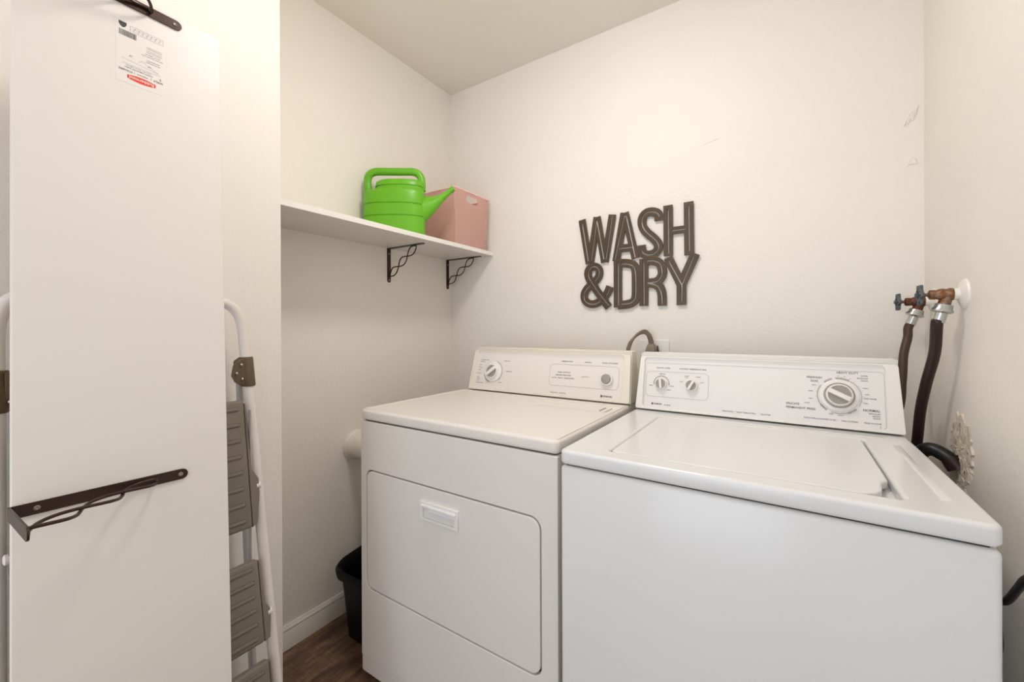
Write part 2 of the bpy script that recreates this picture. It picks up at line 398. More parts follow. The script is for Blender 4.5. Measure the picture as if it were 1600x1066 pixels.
def build_console(root, x0, x1, zt, y0, y1, yb, height, mbody, medge, x_in0, x_in1, w_lip0, w_lip1):
    """sloped backsplash; profile in YZ, inset panel framed by end caps"""
    F = console_frame(y0, zt, y1, zt+height); L = math.hypot(y1-y0, height)
    def prof(sh): # closed YZ outline
        return [(y0-sh, zt+.0015), (y1-sh*.9, zt+height-.012), (y1+.003, zt+height-.003), (y1+.010, zt+height), (yb-.03, zt+height), (yb-.018, zt+height-.006), (yb, zt+.0015)]
    # main body (slightly behind the end caps' face)
    def loft(xa, xb, ya_shift, name, m, inset_ends=0.0):
        bm = BM(); pr = prof(ya_shift); k = len(pr); R = []
        for xx, s in ((xa, .96), (xa+.006, 1), (xb-.006, 1), (xb, .96)):
            cy = sum(p[0] for p in pr)/k
            R.append([bm.verts.new((xx+ (inset_ends if 0 else 0), cy+(p[0]-cy)*s, zt+.0015+(p[1]-zt-.0015)*(s*.25+.75))) for p in pr])
        for i in range(3):
            for j in range(k): bm.faces.new((R[i][j], R[i][(j+1) % k], R[i+1][(j+1) % k], R[i+1][j]))
        bm.faces.new(R[0][::-1]); bm.faces.new(R[-1])
        return obj(name, bm, m, root, smooth=50)
    # trapezoid narrowing: ends lean inward toward the top
    o = loft(x0, x1, -.006, 'console', medge)
    for v in o.data.vertices:
        zz = v.co.z+root.location.z-zt; fx = (v.co.x+root.location.x-(x0+x1)/2)/((x1-x0)/2)
        v.co.x -= fx*zz*.045
    # face frame: outer bezel with opening, its lip curved
    bm = BM()
    ins = .008
    outer = [(x0+.001, .003), (x1-.001, .003), (x1-ins-.001, L-.014), (x0+ins+.001, L-.014)]
    pts = []
    for i in range(4):
        p = Vector(outer[i]); a = Vector(outer[i-1]); b2 = Vector(outer[(i+1) % 4])
        r = .006
        for tt in (0, .5, 1):
            q0 = p+(a-p).normalized()*r; q1 = p+(b2-p).normalized()*r
            pts.append(tuple((q0*(1-tt)**2+p*2*tt*(1-tt)+q1*tt*tt)))
    hole = rrect(x_in0, w_lip0, x_in1, w_lip1, .012, 5)
    Fm = F @ Matrix.Translation((0, 0, -.005))
    me = fill2d([pts, hole], .0045, .0015, 2); bm = addmesh(BM(), me, Fm @ Matrix.Translation((0, 0, .0045)))
    obj('bezel', bm, medge, root)
    # inset face
    bm = BM(); bm = plate(bm, [rrect(x_in0-.002, w_lip0-.002, x_in1+.002, w_lip1+.002, .012, 5)], F @ Vector((0, 0, -.006)), (1, 0, 0), (0, y1-y0, height), .003, 0)
    obj('console_panel', bm, mbody, root)
    # rolled lip under the top edge of the opening
    bm = BM(); n = 10; rows = []
    for xx in (x_in0+.001, x_in1-.001):
        ring = []
        for i in range(n+1):
            f = i/n; ring.append(bm.verts.new(F @ Vector((xx, w_lip1-.0165+.018*f, -.0028+.0068*(1-math.cos(f*PI/2))))))
        rows.append(ring)
    for i in range(n): bm.faces.new((rows[0][i], rows[0][i+1], rows[1][i+1], rows[1][i]))
    obj('console_lip', bm, mbody, root)
    return F @ Matrix.Translation((0, 0, -.0027)), F

# ---------------- washer
wx0, wx1, wy, wz, wyb = -.4346, .2508, .8517, .9021, 1.54
wsm = wz-.0355
t = washer = thing('washing_machine', 'white top-loading washing machine with closed lid and large dial, on the right', 'washing machine', ((wx0+wx1)/2, (wy+wyb)/2, 0))
appliance_body(t, wx0, wx1, wy, wyb, wz, wsm, M['enamel'])
bm = BM(); box(bm, (wx0, wy+.003, .03), (wx1, wy+.03, wsm-.0005), .010, 4, lambda c, d: abs(d.x) < .5 or c.z > .5)
obj('front_panel', bm, M['enamel'], t)
# top with a well for the lid
LX0, LX1, LY0, LY1 = -.333, .152, .905, 1.332
def top_panel(x0, x1, yf, yb, z, zs, hole, bev, m, root, name='top_panel'):
    bm = BM()
    loops = [rrect(x0, yf, x1, yb, .016, 6)]
    if hole: loops.append(hole)
    h = (z-zs-.0032)
    me = fill2d(loops, h/2, bev, 4)
    addmesh(bm, me, Matrix.Translation((0, 0, zs+.0032+h/2)))
    return obj(name, bm, m, root, smooth=50)
# lid outline with finger scoop at the front right; the hole is 3 mm larger and plain
top_panel(wx0-.001, wx1+.001, wy, wyb, wz, wsm, rrect(LX0-.0028, LY0-.0018, LX1+.0045, LY1+.003, .012, 5), .0075, M['enamel'], t)
bm = BM(); box(bm, (LX0-.02, LY0-.02, wsm+.004), (LX1+.02, LY1+.02, wz-.020)); obj('lid_well', bm, M['enamel'], t)
lid = [(LX0, LY0+.01), (LX0+.003, LY0+.003), (LX0+.01, LY0), (LX1-.055, LY0), (LX1-.040, LY0+.003), (LX1-.028, LY0+.012), (LX1-.018, LY0+.032), (LX1-.014, LY0+.058), (LX1-.012, LY0+.075), (LX1-.007, LY0+.088), (LX1-.001, LY0+.096), (LX1, LY0+.11), (LX1, LY1-.01), (LX1-.004, LY1-.003), (LX1-.01, LY1), (LX0+.01, LY1), (LX0+.003, LY1-.003), (LX0, LY1-.01)]
me = fill2d([lid], .008, .0035, 3); bm = addmesh(BM(), me, Matrix.Translation((0, 0, wz-.0084)))
lido = obj('lid', bm, M['enamel'], t, smooth=50)
# shallow raised ridges pressed in the top
bm = BM(); box(bm, (.205, .93, wz-.002), (.219, 1.30, wz+.0012), .0011, 2); obj('ridge', bm, M['enamel'], t)
bm = BM(); box(bm, (-.30, 1.365, wz-.002), (.20, 1.385, wz+.001), .0009, 2); obj('ridge', bm, M['enamel'], t)
F, F0 = build_console(t, wx0+.002, wx1-.001, wz+.002, 1.413, 1.4595, 1.535, .190, M['console'], M['console_edge'], -.409, .215, .010, .178)
FP = F @ Matrix.Translation((0, 0, .0006))
bm = BM()
text_into(bm, [('WATER LEVEL', -.3475, .1440, .0060, 'CENTER', .0450), ('WATER TEMPERATURE', -.2560, .1440, .0060, 'CENTER', .082),
    ('MEDIUM', -.3500, .1235, .0046, 'CENTER', .018), ('SMALL', -.3840, .0835, .0044, 'CENTER', .014), ('LARGE', -.3185, .0845, .0044, 'CENTER', .014), ('RESET', -.3265, .0715, .0042, 'CENTER', .012),
    ('WARM', -.2735, .1205, .0044, 'CENTER', .014), ('COLD', -.2735, .1150, .0036, 'CENTER', .010), ('WARM', -.2385, .1195, .0044, 'CENTER', .014), ('COLD', -.2895, .1015, .0044, 'CENTER', .012), ('HOT', -.2255, .1020, .0044, 'CENTER', .010),
    ('80 SERIES', -.3285, .0215, .0045, 'CENTER', .020), ('Heavy Duty  \u2022  Super Capacity Plus', -.1225, .0212, .0056, 'CENTER', .089), ('Quiet Pak', -.0530, .0212, .0056, 'CENTER', .025),
    ('SUPER', .1800, .1480, .0046, 'RIGHT', .0145), ('REGULAR', .1800, .1410, .0046, 'RIGHT', .023), ('SHORT', .1800, .1345, .0046, 'RIGHT', .0145),
    ('SPIN', .0675, .1165, .0038, 'RIGHT', .009), ('RINSE', .0600, .0995, .0038, 'RIGHT', .010), ('SPIN', .0600, .0785, .0038, 'RIGHT', .009), ('SHORT', .0535, .0655, .0044, 'RIGHT', .0135),
    ('WASH', .1680, .1150, .0042, 'LEFT', .011), ('OFF', .1720, .0985, .0042, 'LEFT', .009), ('2ND RINSE', .1700, .0880, .0048, 'LEFT', .0255), ('SPIN', .1690, .0750, .0042, 'LEFT', .009),
    ('RINSE', .1000, .0400, .0040, 'CENTER', .009), ('OFF', .1200, .0375, .0040, 'CENTER', .010), ('REGULAR', .2020, .0490, .0048, 'RIGHT', .0235), ('SHORT', .2020, .0430, .0048, 'RIGHT', .016), ('QUICK', .2020, .0375, .0048, 'RIGHT', .0155),
    ('PUSH & TURN CLOCKWISE TO SET', .0745, .0240, .0054, 'CENTER', .0720), ('PULL TO START', .1395, .0240, .0054, 'CENTER', .034), ('PUSH TO STOP', .1860, .0240, .0054, 'CENTER', .034),
    ('14', .1165, .1445, .0038, 'CENTER'), ('10', .1300, .1435, .0038, 'CENTER'), ('6', .1430, .1385, .0038, 'CENTER')], FP)
obj('printed_lettering', bm, M['print'], t, smooth=None)['kind'] = 'stuff'
bm = BM()
text_into(bm, [('HEAVY DUTY', .1370, .1545, .0084, 'CENTER', .0465), ('PREWASH', .0640, .1380, .0082, 'CENTER', .0345), ('SOAK', .0640, .1280, .0082, 'CENTER', .0180),
    ('DELICATE', -.0030, .0600, .0082, 'LEFT', .0310), ('PERMANENT PRESS', -.0030, .0492, .0082, 'LEFT', .0680), ('NORMAL', .2020, .0570, .0088, 'RIGHT', .0345)], FP)
obj('printed_heading', bm, M['print'], t, smooth=None)['kind'] = 'stuff'
bm = BM(); quad2(bm, FP, -.3795, .0195, -.3755, .0265); text_into(bm, [('KENMORE', -.3745, .0230, .0064, 'LEFT', .027)], FP)
obj('printed_logo', bm, M['print_dark'], t, smooth=None)['kind'] = 'stuff'
bm = BM()
ring_outline(bm, FP, rrect(-.4015, .0475, -.2075, .1315, .014, 6), .0009)
line2(bm, FP, (.2010, .0060+.006), (.2010, .024-.004), .0012)
arc2(bm, FP, (.118, .0905), .0480, -215, -128, .0022, 30); arc2(bm, FP, (.118, .0905), .0480, -112, -62, .0018, 20); arc2(bm, FP, (.118, .0905), .0480, -30, 60, .0016, 30)
ring_outline(bm, FP, rrect(-.4055, .0095, .2125, .1600, .010, 5), .0007)
for a in range(-190, 130, 16): 
    ca, sa = math.cos(math.radians(a)), math.sin(math.radians(a)); line2(bm, FP, (.118+.0500*ca, .0905+.0500*sa), (.118+.0530*ca, .0905+.0530*sa), .0008)
for a in (20, 150, 200, 340): 
    ca, sa = math.cos(math.radians(a)), math.sin(math.radians(a)); line2(bm, FP, (-.2575+.023*ca, .092+.023*sa), (-.2575+.029*ca, .092+.029*sa), .0006)
obj('printed_line', bm, M['print_light'], t, smooth=None)['kind'] = 'stuff'
bm = BM(); arc2(bm, FP, (-.3515, .092), .0245, -10, 190, .0035, 30)
for a0, a1 in ((108, 132), (62, 98), (212, 236), (292, 318)): arc2(bm, FP, (.118, .0905), .0480, a0, a1, .0042, 12)
obj('printed_arc', bm, M['print_light'], t, smooth=None)['kind'] = 'stuff'
dial('water_level_dial', t, F, -.3515, .0900, .020, .0175, math.radians(97), .018)
dial('temperature_dial', t, F, -.2570, .0905, .020, .0175, math.radians(62), .018)
O = F @ Vector((.118, .0915, 0)); nz = F.to_3x3() @ Vector((0, 0, 1))
obj('timer_skirt', lathe(BM(), [(0, .0440), (.003, .0435), (.0045, .041), (.0045, .030)], O, nz, 56), M['white_plastic'], t)
obj('timer_ring', lathe(BM(), [(.003, .0345), (.007, .0340), (.0075, .0325), (.0075, .028)], O, nz, 56), M['grey_plastic'], t)
dial('timer_knob', t, F @ Matrix.Translation((0, 0, .005)), .118, .0915, .0305, .0290, math.radians(-27), .020)

# ---------------- dryer
dx0, dx1, dy, dz, dyb = -1.1927, -.4554, .882, .9112, 1.55
dsm = dz-.0375
t = dryer = thing('clothes_dryer', 'ivory-white front-loading clothes dryer with drop-down door, left of the washing machine', 'dryer', ((dx0+dx1)/2, (dy+dyb)/2, 0))
appliance_body(t, dx0, dx1, dy, dyb, dz, dsm, M['enamel_dryer'])
DX0, DX1, DZ0, DZ1 = -1.163, -.505, .325, .7115
door_o = rrect(DX0, DZ0, DX1, DZ1, .028, 8)
bm = BM(); me = fill2d([rrect(dx0, .088, dx1, dsm-.0005, .004, 3), rrect(DX0-.004, DZ0-.004, DX1+.004, DZ1+.004, .030, 8)], .0095, .002, 2)
addmesh(bm, me, frame((0, dy+.0095, 0), (1, 0, 0), (0, 0, 1)))
obj('front_panel', bm, M['enamel_dryer'], t, smooth=40)
bm = BM(); me = fill2d([rrect(dx0, .036, dx1, .086, .004, 3)], .0085, .002, 2); addmesh(bm, me, frame((0, dy+.0105, 0), (1, 0, 0), (0, 0, 1)))
obj('toe_panel', bm, M['enamel_dryer'], t)
bm = BM(); box(bm, (DX0-.006, dy+.0165, DZ0-.006), (DX1+.006, dy+.0188, DZ1+.006)); obj('door_gap_shade', bm, M['dark_gap'], t)  # dark sheet behind the door, its colour stands for shade in the gap
HX0, HX1, HZ0, HZ1 = -.9110, -.7630, .6145, .6705
bm = BM(); me = fill2d([door_o, rrect(HX0+.008, HZ0+.006, HX1-.008, HZ1-.006, .003, 3)], .0082, .003, 3); addmesh(bm, me, frame((0, dy+.0082, 0), (1, 0, 0), (0, 0, 1)))
dd = obj('door', bm, M['enamel_dryer'], t, smooth=50)
bm = BM(); me = fill2d([rrect(HX0, HZ0, HX1, HZ1, .002, 2), rrect(HX0+.013, HZ0+.008, HX1-.013, HZ1-.016, .004, 3)], .0035, .0012, 2)
addmesh(bm, me, frame((0, dy-.0030, 0), (1, 0, 0), (0, 0, 1)))
bmb = BM(); box(bmb, (HX0+.007, dy-.011, HZ1-.017), (HX1-.007, dy-.001, HZ1-.009), .0025, 2)
# sloping pocket: slopes from front bottom to the back top
x0, x1, z0, z1 = HX0+.013, HX1-.013, HZ0+.008, HZ1-.016
P = [bm.verts.new(v) for v in ((x0, dy-.001, z0), (x1, dy-.001, z0), (x1-.006, dy+.014, z0+.010), (x0+.006, dy+.014, z0+.010), (x0+.006, dy+.014, z1), (x1-.006, dy+.014, z1), (x1, dy-.001, z1), (x0, dy-.001, z1))]
for f in ((0, 1, 2, 3), (3, 2, 5, 4), (4, 5, 6, 7), (0, 3, 4, 7), (1, 6, 5, 2)): bm.faces.new([P[i] for i in f])
obj('handle', bm, M['white_plastic'], dd); obj('handle_lip', bmb, M['white_plastic'], dd)
me_top = top_panel(dx0-.002, dx1+.001, dy-.001, dyb, dz, dsm, rrect(-.735, 1.262, -.487, 1.345, .004, 3), .009, M['enamel_dryer'], t)
# lint lid
bm = BM(); me = fill2d([rrect(-.7335, 1.2635, -.4885, 1.3435, .003, 3)], .003, .0008, 2); addmesh(bm, me, Matrix.Translation((0, 0, dz-.0032)))
ll = obj('lint_lid', bm, M['enamel_dryer'], t)
bm = BM(); box(bm, (-.5100, 1.275, dz-.002), (-.503, 1.333, dz+.0004), .0012, 1); obj('lid_slot', bm, M['print'], ll)
# raised rolled rim round the dryer top
bm = BM(); me = fill2d([rrect(dx0+.004, dy+.006, dx1-.004, 1.40, .014, 5), rrect(dx0+.022, dy+.020, dx1-.020, 1.385, .012, 5)], .0016, .0014, 2); addmesh(bm, me, Matrix.Translation((0, 0, dz+.0004)))
obj('top_rim', bm, M['enamel_dryer'], t, smooth=60)
F, F0 = build_console(t, dx0+.026, dx1+.004, dz+.002, 1.4146, 1.462, 1.535, .183, M['console_warm'], M['console_cream'], -1.139, -.481, .010, .172)
# the controls were measured on a plane that starts 1 cm lower
FP = F @ Matrix.Translation((0, -.006, .0006))
bm = BM()
text_into(bm, [('TEMPERATURE', -.7070, .1485, .0066, 'CENTER', .048), ('SIGNAL', -.6195, .1485, .0066, 'CENTER', .027), ('PUSH TO START', -.5340, .1485, .0068, 'CENTER', .060),
    ('HIGH  COTTON', -.7150, .1055, .0064, 'CENTER', .053), ('MEDIUM  PERM PRESS', -.7160, .0945, .0064, 'CENTER', .064), ('LOW  KNIT  DELICATE', -.7180, .0835, .0064, 'CENTER', .094),
    ('Heavy Duty  \u2022  Soft Heat', -.7320, .0265, .0058, 'CENTER', .067), ('AUTOMATIC DRY', -1.1000, .1390, .0056, 'CENTER', .045), ('COTTON', -1.1120, .1310, .0050, 'CENTER', .022),
    ('VERY DRY', -.9830, .1385, .0054, 'CENTER', .028), ('TIMED DRY', -.9680, .0950, .0054, 'CENTER', .030), ('AIR DRY', -1.0060, .0460, .0050, 'CENTER', .020),
    ('DRY', -1.1200, .1170, .0046, 'CENTER', .014), ('NORMAL', -1.1200, .1060, .0046, 'CENTER', .020), ('DAMP', -1.1225, .0950, .0046, 'CENTER', .014), ('LESS DRY', -1.1230, .0800, .0046, 'CENTER', .024),
    ('KNIT', -1.1240, .0630, .0046, 'CENTER', .014), ('PRESS', -1.1220, .0560, .0046, 'CENTER', .018), ('COOL', -1.1240, .0480, .0046, 'CENTER', .016), ('PERM PRESS', -1.1130, .0395, .0048, 'CENTER', .038)], FP)
obj('printed_lettering', bm, M['print'], t, smooth=None)['kind'] = 'stuff'
bm = BM(); quad2(bm, FP, -.5600, .0235, -.5555, .0325); text_into(bm, [('KENMORE', -.5545, .0280, .0082, 'LEFT', .036)], FP)
obj('printed_logo', bm, M['print_dark'], t, smooth=None)['kind'] = 'stuff'
bm = BM(); ring_outline(bm, FP, rrect(-.7760, .0535, -.4980, .1365, .016, 6), .0010)
text_into(bm, [('AUTO', -.6270, .0930, .0070, 'CENTER', .030)], FP)
for a in range(-60, 80, 13):
    ca, sa = math.cos(math.radians(a)), math.sin(math.radians(a)); line2(bm, FP, (-1.048+.049*ca, .092+.049*sa), (-1.048+.053*ca, .092+.053*sa), .0008)
obj('printed_line', bm, M['print_light'], t, smooth=None)['kind'] = 'stuff'
bm = BM(); arc2(bm, FP, (-1.048, .0905), .0465, 195, 250, .0050, 16); arc2(bm, FP, (-1.048, .0905), .0465, 25, 75, .0016, 16); arc2(bm, FP, (-1.048, .0905), .0465, -50, 25, .0016, 16); arc2(bm, FP, (-1.048, .0905), .0465, 120, 180, .0012, 16)
obj('printed_arc', bm, M['grey_plastic'], t, smooth=None)['kind'] = 'stuff'
dial('timer_dial', t, F @ Matrix.Translation((0, -.006, 0)), -1.048, .0905, .0440, .0290, math.radians(40), .024)
O = F @ Vector((-.5410, .0830, 0)); nz = F.to_3x3() @ Vector((0, 0, 1))
bt = obj('start_button', lathe(BM(), [(0, .0235), (.010, .0235), (.013, .0215), (.013, .0185), (.010, .018), (.010, 0)], O, nz, 36), M['white_plastic'], t)
obj('button_face', lathe(BM(), [(.010, .0165), (.0165, .0160), (.0175, .0140), (.0175, 0)], O, nz, 36), M['grey_plastic'], bt, label='round grey push button face')

# dryer exhaust duct from the left wall to the machine
t = thing('dryer_vent', 'white round dryer exhaust duct running from left wall to dryer side', 'duct', (WL, 1.118, .684))
obj('duct', lathe(BM(), [(.010, .050), (.345, .050), (.345, .046), (.33, .046)], (WL, 1.118, .684), (1, 0, 0), 40), M['duct'], t)
obj('collar', lathe(BM(), [(0, .0625), (.008, .0625), (.014, .0590), (.017, .0560), (.022, .0565), (.027, .0545), (.034, .0515), (.034, .050)], (WL, 1.118, .684), (1, 0, 0), 40), M['duct'], t)

# ------------------------------------------------------------------ outlet and range plug
t = thing('wall_outlet', 'white wall outlet plate behind the washing machine under the sign', 'outlet', (-.45, WB, 1.07))
obj('cover_plate', plate(BM(), [rrect(-.0575, -.06, .0575, .06, .004, 3)], (-.45, WB-.0005, 1.07), (1, 0, 0), (0, 0, 1), .006, .002, 2), M['white_plastic'], t)
bm = plate(BM(), [[(.0245*math.cos(2*PI*i/32), .0245*math.sin(2*PI*i/32)) for i in range(32)]], (-.452, WB-.0065, 1.062), (1, 0, 0), (0, 0, 1), .003, .001)
obj('receptacle', bm, M['white_plastic'], t)
t = thing('power_cord', 'thick ribbed taupe dryer cord with plug arching above the consoles', 'cord', (-.453, 1.69, 1.08))
for s in (-1, 0, 1):
    arch = [(-.524, 1.600, .60), (-.527, 1.615, .90), (-.527, 1.625, 1.06), (-.523, 1.64, 1.112), (-.508, 1.655, 1.142), (-.490, 1.668, 1.159), (-.474, 1.68, 1.163), (-.460, 1.685, 1.150), (-.453, 1.69, 1.125), (-.4525, 1.69, 1.108)]
    p = [(x+s*.0052*(1 if i > 6 else .6), y+s*.002, z+(s*.0045 if 3 < i < 7 else 0)) for i, (x, y, z) in enumerate(arch)]
    obj('cord_strand', sweep(BM(), smooth_path(p, 6), .0048, 10), M['cord'], t)
bm = BM(); R = []
for z, hx, hy in ((1.040, .0200, .020), (1.090, .0195, .020), (1.096, .0185, .018), (1.112, .0140, .014), (1.1135, .0125, .013)):
    R.append([bm.verts.new((-.4525+px, 1.695+py, z)) for px, py in rrect(-hx, -hy, hx, hy, .006, 3)])
for i in range(len(R)-1):
    k = len(R[0])
    for j in range(k): bm.faces.new((R[i][j], R[i][(j+1) % k], R[i+1][(j+1) % k], R[i+1][j]))
bm.faces.new(R[0][::-1]); bm.faces.new(R[-1])
obj('plug', bm, M['plug'], t)
t = tag(obj('thin_cable', sweep(BM(), smooth_path([(-.436, 1.722, 1.105), (-.431, 1.71, 1.094), (-.424, 1.69, 1.075), (-.415, 1.66, 1.02), (-.40, 1.62, .90), (-.39, 1.59, .70)], 6), .0028, 8), M['rubber_black'], None, loc=(-.415, 1.66, 1.02)), 'thin black cable leaving the outlet plate right of the taupe plug', 'cable')

# ------------------------------------------------------------------ wall sign
SL = .0027
# strokes: list of (kind, points) ; slots follow the same centre lines, shortened
LET = [('W',
  [([(-0.7637, 1.6629), (-0.7307, 1.4642)], 0.0165, 1, 1, 0), ([(-0.6929, 1.6651), (-0.725, 1.4674)], 0.0165, 1, 1, 0), ([(-0.6929, 1.6651), (-0.6585, 1.4641)], 0.0165, 1, 1, 0),
   ([(-0.6229, 1.6653), (-0.6585, 1.4641)], 0.0165, 1, 1, 0)],
  [([(-0.7627, 1.6467), (-0.7352, 1.4779)], 0), ([(-0.6952, 1.6486), (-0.7205, 1.4766)], 0), ([(-0.693, 1.6483), (-0.6628, 1.4785)], 0), ([(-0.6245, 1.6563), (-0.6531, 1.4776)], 0)]),
 ('A', [([(-0.5716, 1.665), (-0.6078, 1.463)], 0.0165, 1, 1, 0), ([(-0.569, 1.6646), (-0.5242, 1.4683)], 0.0165, 1, 1, 0), ([(-0.5918, 1.5165), (-0.533, 1.5151)], 0.0165, 0, 0, 0)],
  [([(-0.5732, 1.6485), (-0.6125, 1.4717)], 0), ([(-0.5722, 1.6509), (-0.5629, 1.6495), (-0.5266, 1.4745)], 0), ([(-0.5934, 1.5157), (-0.539, 1.5158)], 0)]),
 ('S',
  [([(-0.4292, 1.6108), (-0.4297, 1.6244), (-0.4329, 1.6404), (-0.4494, 1.6502), (-0.4734, 1.653), (-0.4905, 1.6434), (-0.4993, 1.6225), (-0.4955, 1.5948), (-0.4785, 1.5689), (-0.4498, 1.5423),
     (-0.4333, 1.521), (-0.4305, 1.5037), (-0.4396, 1.4854), (-0.4572, 1.4765), (-0.4789, 1.4772), (-0.4944, 1.4871), (-0.4993, 1.499), (-0.5002, 1.5199)],
    0.0178, 1, 1, 1)],
  [([(-0.4282, 1.629), (-0.4329, 1.6404), (-0.4494, 1.6502), (-0.4734, 1.653), (-0.4905, 1.6434), (-0.4993, 1.6225), (-0.4955, 1.5948), (-0.4785, 1.5689), (-0.4498, 1.5423), (-0.4333, 1.521),
     (-0.4305, 1.5037), (-0.4396, 1.4854), (-0.4572, 1.4765), (-0.4789, 1.4772), (-0.4944, 1.4871), (-0.5003, 1.5006)],
    1)]),
 ('H', [([(-0.3943, 1.6668), (-0.394, 1.4653)], 0.0178, 1, 1, 0), ([(-0.3174, 1.6679), (-0.3158, 1.4608)], 0.0178, 1, 1, 0), ([(-0.3891, 1.564), (-0.3199, 1.5632)], 0.0145, 0, 0, 0)],
  [([(-0.3943, 1.6487), (-0.3931, 1.4748)], 0), ([(-0.3174, 1.6517), (-0.3158, 1.4771)], 0), ([(-0.38, 1.5637), (-0.3299, 1.5645)], 0)]),
 ('&',
  [([(-0.6404, 1.2676), (-0.681, 1.3222), (-0.717, 1.3742), (-0.7366, 1.4073), (-0.7365, 1.4339), (-0.7195, 1.45), (-0.6943, 1.4479), (-0.6806, 1.4294), (-0.6845, 1.4036), (-0.7057, 1.3803),
     (-0.7368, 1.3594), (-0.7553, 1.3337), (-0.7542, 1.3069), (-0.7371, 1.2876), (-0.7117, 1.2825), (-0.6838, 1.292), (-0.6619, 1.3109), (-0.6455, 1.3309), (-0.6347, 1.3577)],
    0.0172, 1, 1, 1)],
  [([(-0.642, 1.2764), (-0.6799, 1.3232), (-0.7153, 1.3741), (-0.7355, 1.4072), (-0.7343, 1.4337), (-0.7178, 1.4509), (-0.696, 1.448), (-0.6822, 1.4296), (-0.6862, 1.4053), (-0.704, 1.3839)], 1),
   ([(-0.7254, 1.3678), (-0.7483, 1.3467), (-0.7588, 1.3232), (-0.7514, 1.2977), (-0.7286, 1.2831), (-0.7005, 1.2837), (-0.6783, 1.297)], 1),
   ([(-0.6537, 1.3158), (-0.6439, 1.3308), (-0.6396, 1.3471)], 0)]),
 ('D',
  [([(-0.5999, 1.4674), (-0.6006, 1.2664)], 0.0178, 1, 1, 0),
   ([(-0.5999, 1.4552), (-0.5586, 1.4514), (-0.5333, 1.4427), (-0.5233, 1.4244), (-0.5225, 1.3695), (-0.5227, 1.3048), (-0.5338, 1.2853), (-0.5592, 1.2772), (-0.6006, 1.2751)], 0.0178, 1, 1, 1)],
  [([(-0.5989, 1.4561), (-0.5995, 1.2765)], 0),
   ([(-0.5843, 1.4507), (-0.5509, 1.4467), (-0.5308, 1.434), (-0.5254, 1.4121), (-0.524, 1.3647), (-0.5242, 1.3099), (-0.5313, 1.2912), (-0.5541, 1.28), (-0.586, 1.2791)], 1)]),
 ('R',
  [([(-0.4906, 1.4621), (-0.4908, 1.2689)], 0.0178, 1, 1, 0),
   ([(-0.4906, 1.4537), (-0.4501, 1.4524), (-0.4265, 1.4406), (-0.4163, 1.4156), (-0.4174, 1.3868), (-0.4338, 1.3662), (-0.4552, 1.3623), (-0.4909, 1.3636)], 0.0178, 1, 1, 1),
   ([(-0.4793, 1.3628), (-0.4504, 1.3591), (-0.4292, 1.3466), (-0.4185, 1.3243), (-0.4178, 1.2675)], 0.0178, 0, 1, 1)],
  [([(-0.4916, 1.4538), (-0.4903, 1.2763)], 0),
   ([(-0.4765, 1.4539), (-0.4477, 1.4512), (-0.4275, 1.4397), (-0.4191, 1.4182), (-0.4192, 1.3894), (-0.4315, 1.3695), (-0.4504, 1.3629), (-0.4768, 1.3632)], 1),
   ([(-0.4744, 1.3606), (-0.4481, 1.356), (-0.4306, 1.3419), (-0.4204, 1.3172), (-0.4187, 1.2752)], 1)]),
 ('Y', [([(-0.3949, 1.4592), (-0.3448, 1.3477)], 0.0172, 1, 0, 0), ([(-0.2938, 1.4646), (-0.3448, 1.3477)], 0.0178, 1, 0, 0), ([(-0.3447, 1.351), (-0.345, 1.2679)], 0.0178, 1, 1, 0)],
  [([(-0.3931, 1.4462), (-0.343, 1.3462), (-0.3445, 1.282)], 0), ([(-0.3007, 1.4514), (-0.3416, 1.3494)], 0)])]
def sd_seg(px, py, a, b, hw, flat0, flat1):
    ax, ay = a; bx, by = b; dx, dy = bx-ax, by-ay; L = math.hypot(dx, dy); dx /= L; dy /= L
    t = (px-ax)*dx+(py-ay)*dy; n = (px-ax)*(-dy)+(py-ay)*dx
    qx = np.maximum(np.maximum(-t, t-L), 0)
    box_ = np.maximum(np.maximum(-t, t-L), np.abs(n)-hw)
    rnd = np.hypot(qx, n)-hw
    # flat ends where asked, round elsewhere
    d = np.where((t < 0), box_ if flat0 else rnd, np.where(t > L, box_ if flat1 else rnd, np.abs(n)-hw))
    return d
def marching(D, xs, ys):
    """closed contours of D<0"""
    segs = {}
    ny, nx = D.shape
    def interp(i0, j0, i1, j1):
        a, b_ = D[i0, j0], D[i1, j1]; f = a/(a-b_)
        return (xs[j0]+(xs[j1]-xs[j0])*f, ys[i0]+(ys[i1]-ys[i0])*f)
    neg = D < 0
    cells = np.argwhere((neg[:-1, :-1] != neg[1:, :-1]) | (neg[:-1, :-1] != neg[:-1, 1:]) | (neg[:-1, :-1] != neg[1:, 1:]))
    nxt = {}; pos = {}
    for i, j in cells:
        c = (neg[i, j], neg[i, j+1], neg[i+1, j+1], neg[i+1, j])
        E = [('h', i, j), ('v', i, j+1), ('h', i+1, j), ('v', i, j)]
        C = [((i, j), (i, j+1)), ((i, j+1), (i+1, j+1)), ((i+1, j), (i+1, j+1)), ((i, j), (i+1, j))]
        cross = [k for k in range(4) if c[k] != c[(k+1) % 4]]
        for k in cross:
            if E[k] not in pos: pos[E[k]] = interp(*C[k][0], *C[k][1])
        # oriented: from edge where we enter the inside (out->in) to where we leave
        ins = [k for k in cross if not c[k]]; outs = [k for k in cross if c[k]]
        for k in ins:
            # following corner order, the run of inside corners starts after k; ends at next out edge
            m = (k+1) % 4
            while m not in outs: m = (m+1) % 4
            nxt[E[m]] = E[k]
    loops = []
    while nxt:
        s, e = nxt.popitem(); lp = [pos[s]]; cur = e
        while cur != s:
            lp.append(pos[cur]); cur = nxt.pop(cur)
        if len(lp) > 8: loops.append(lp)
    return loops
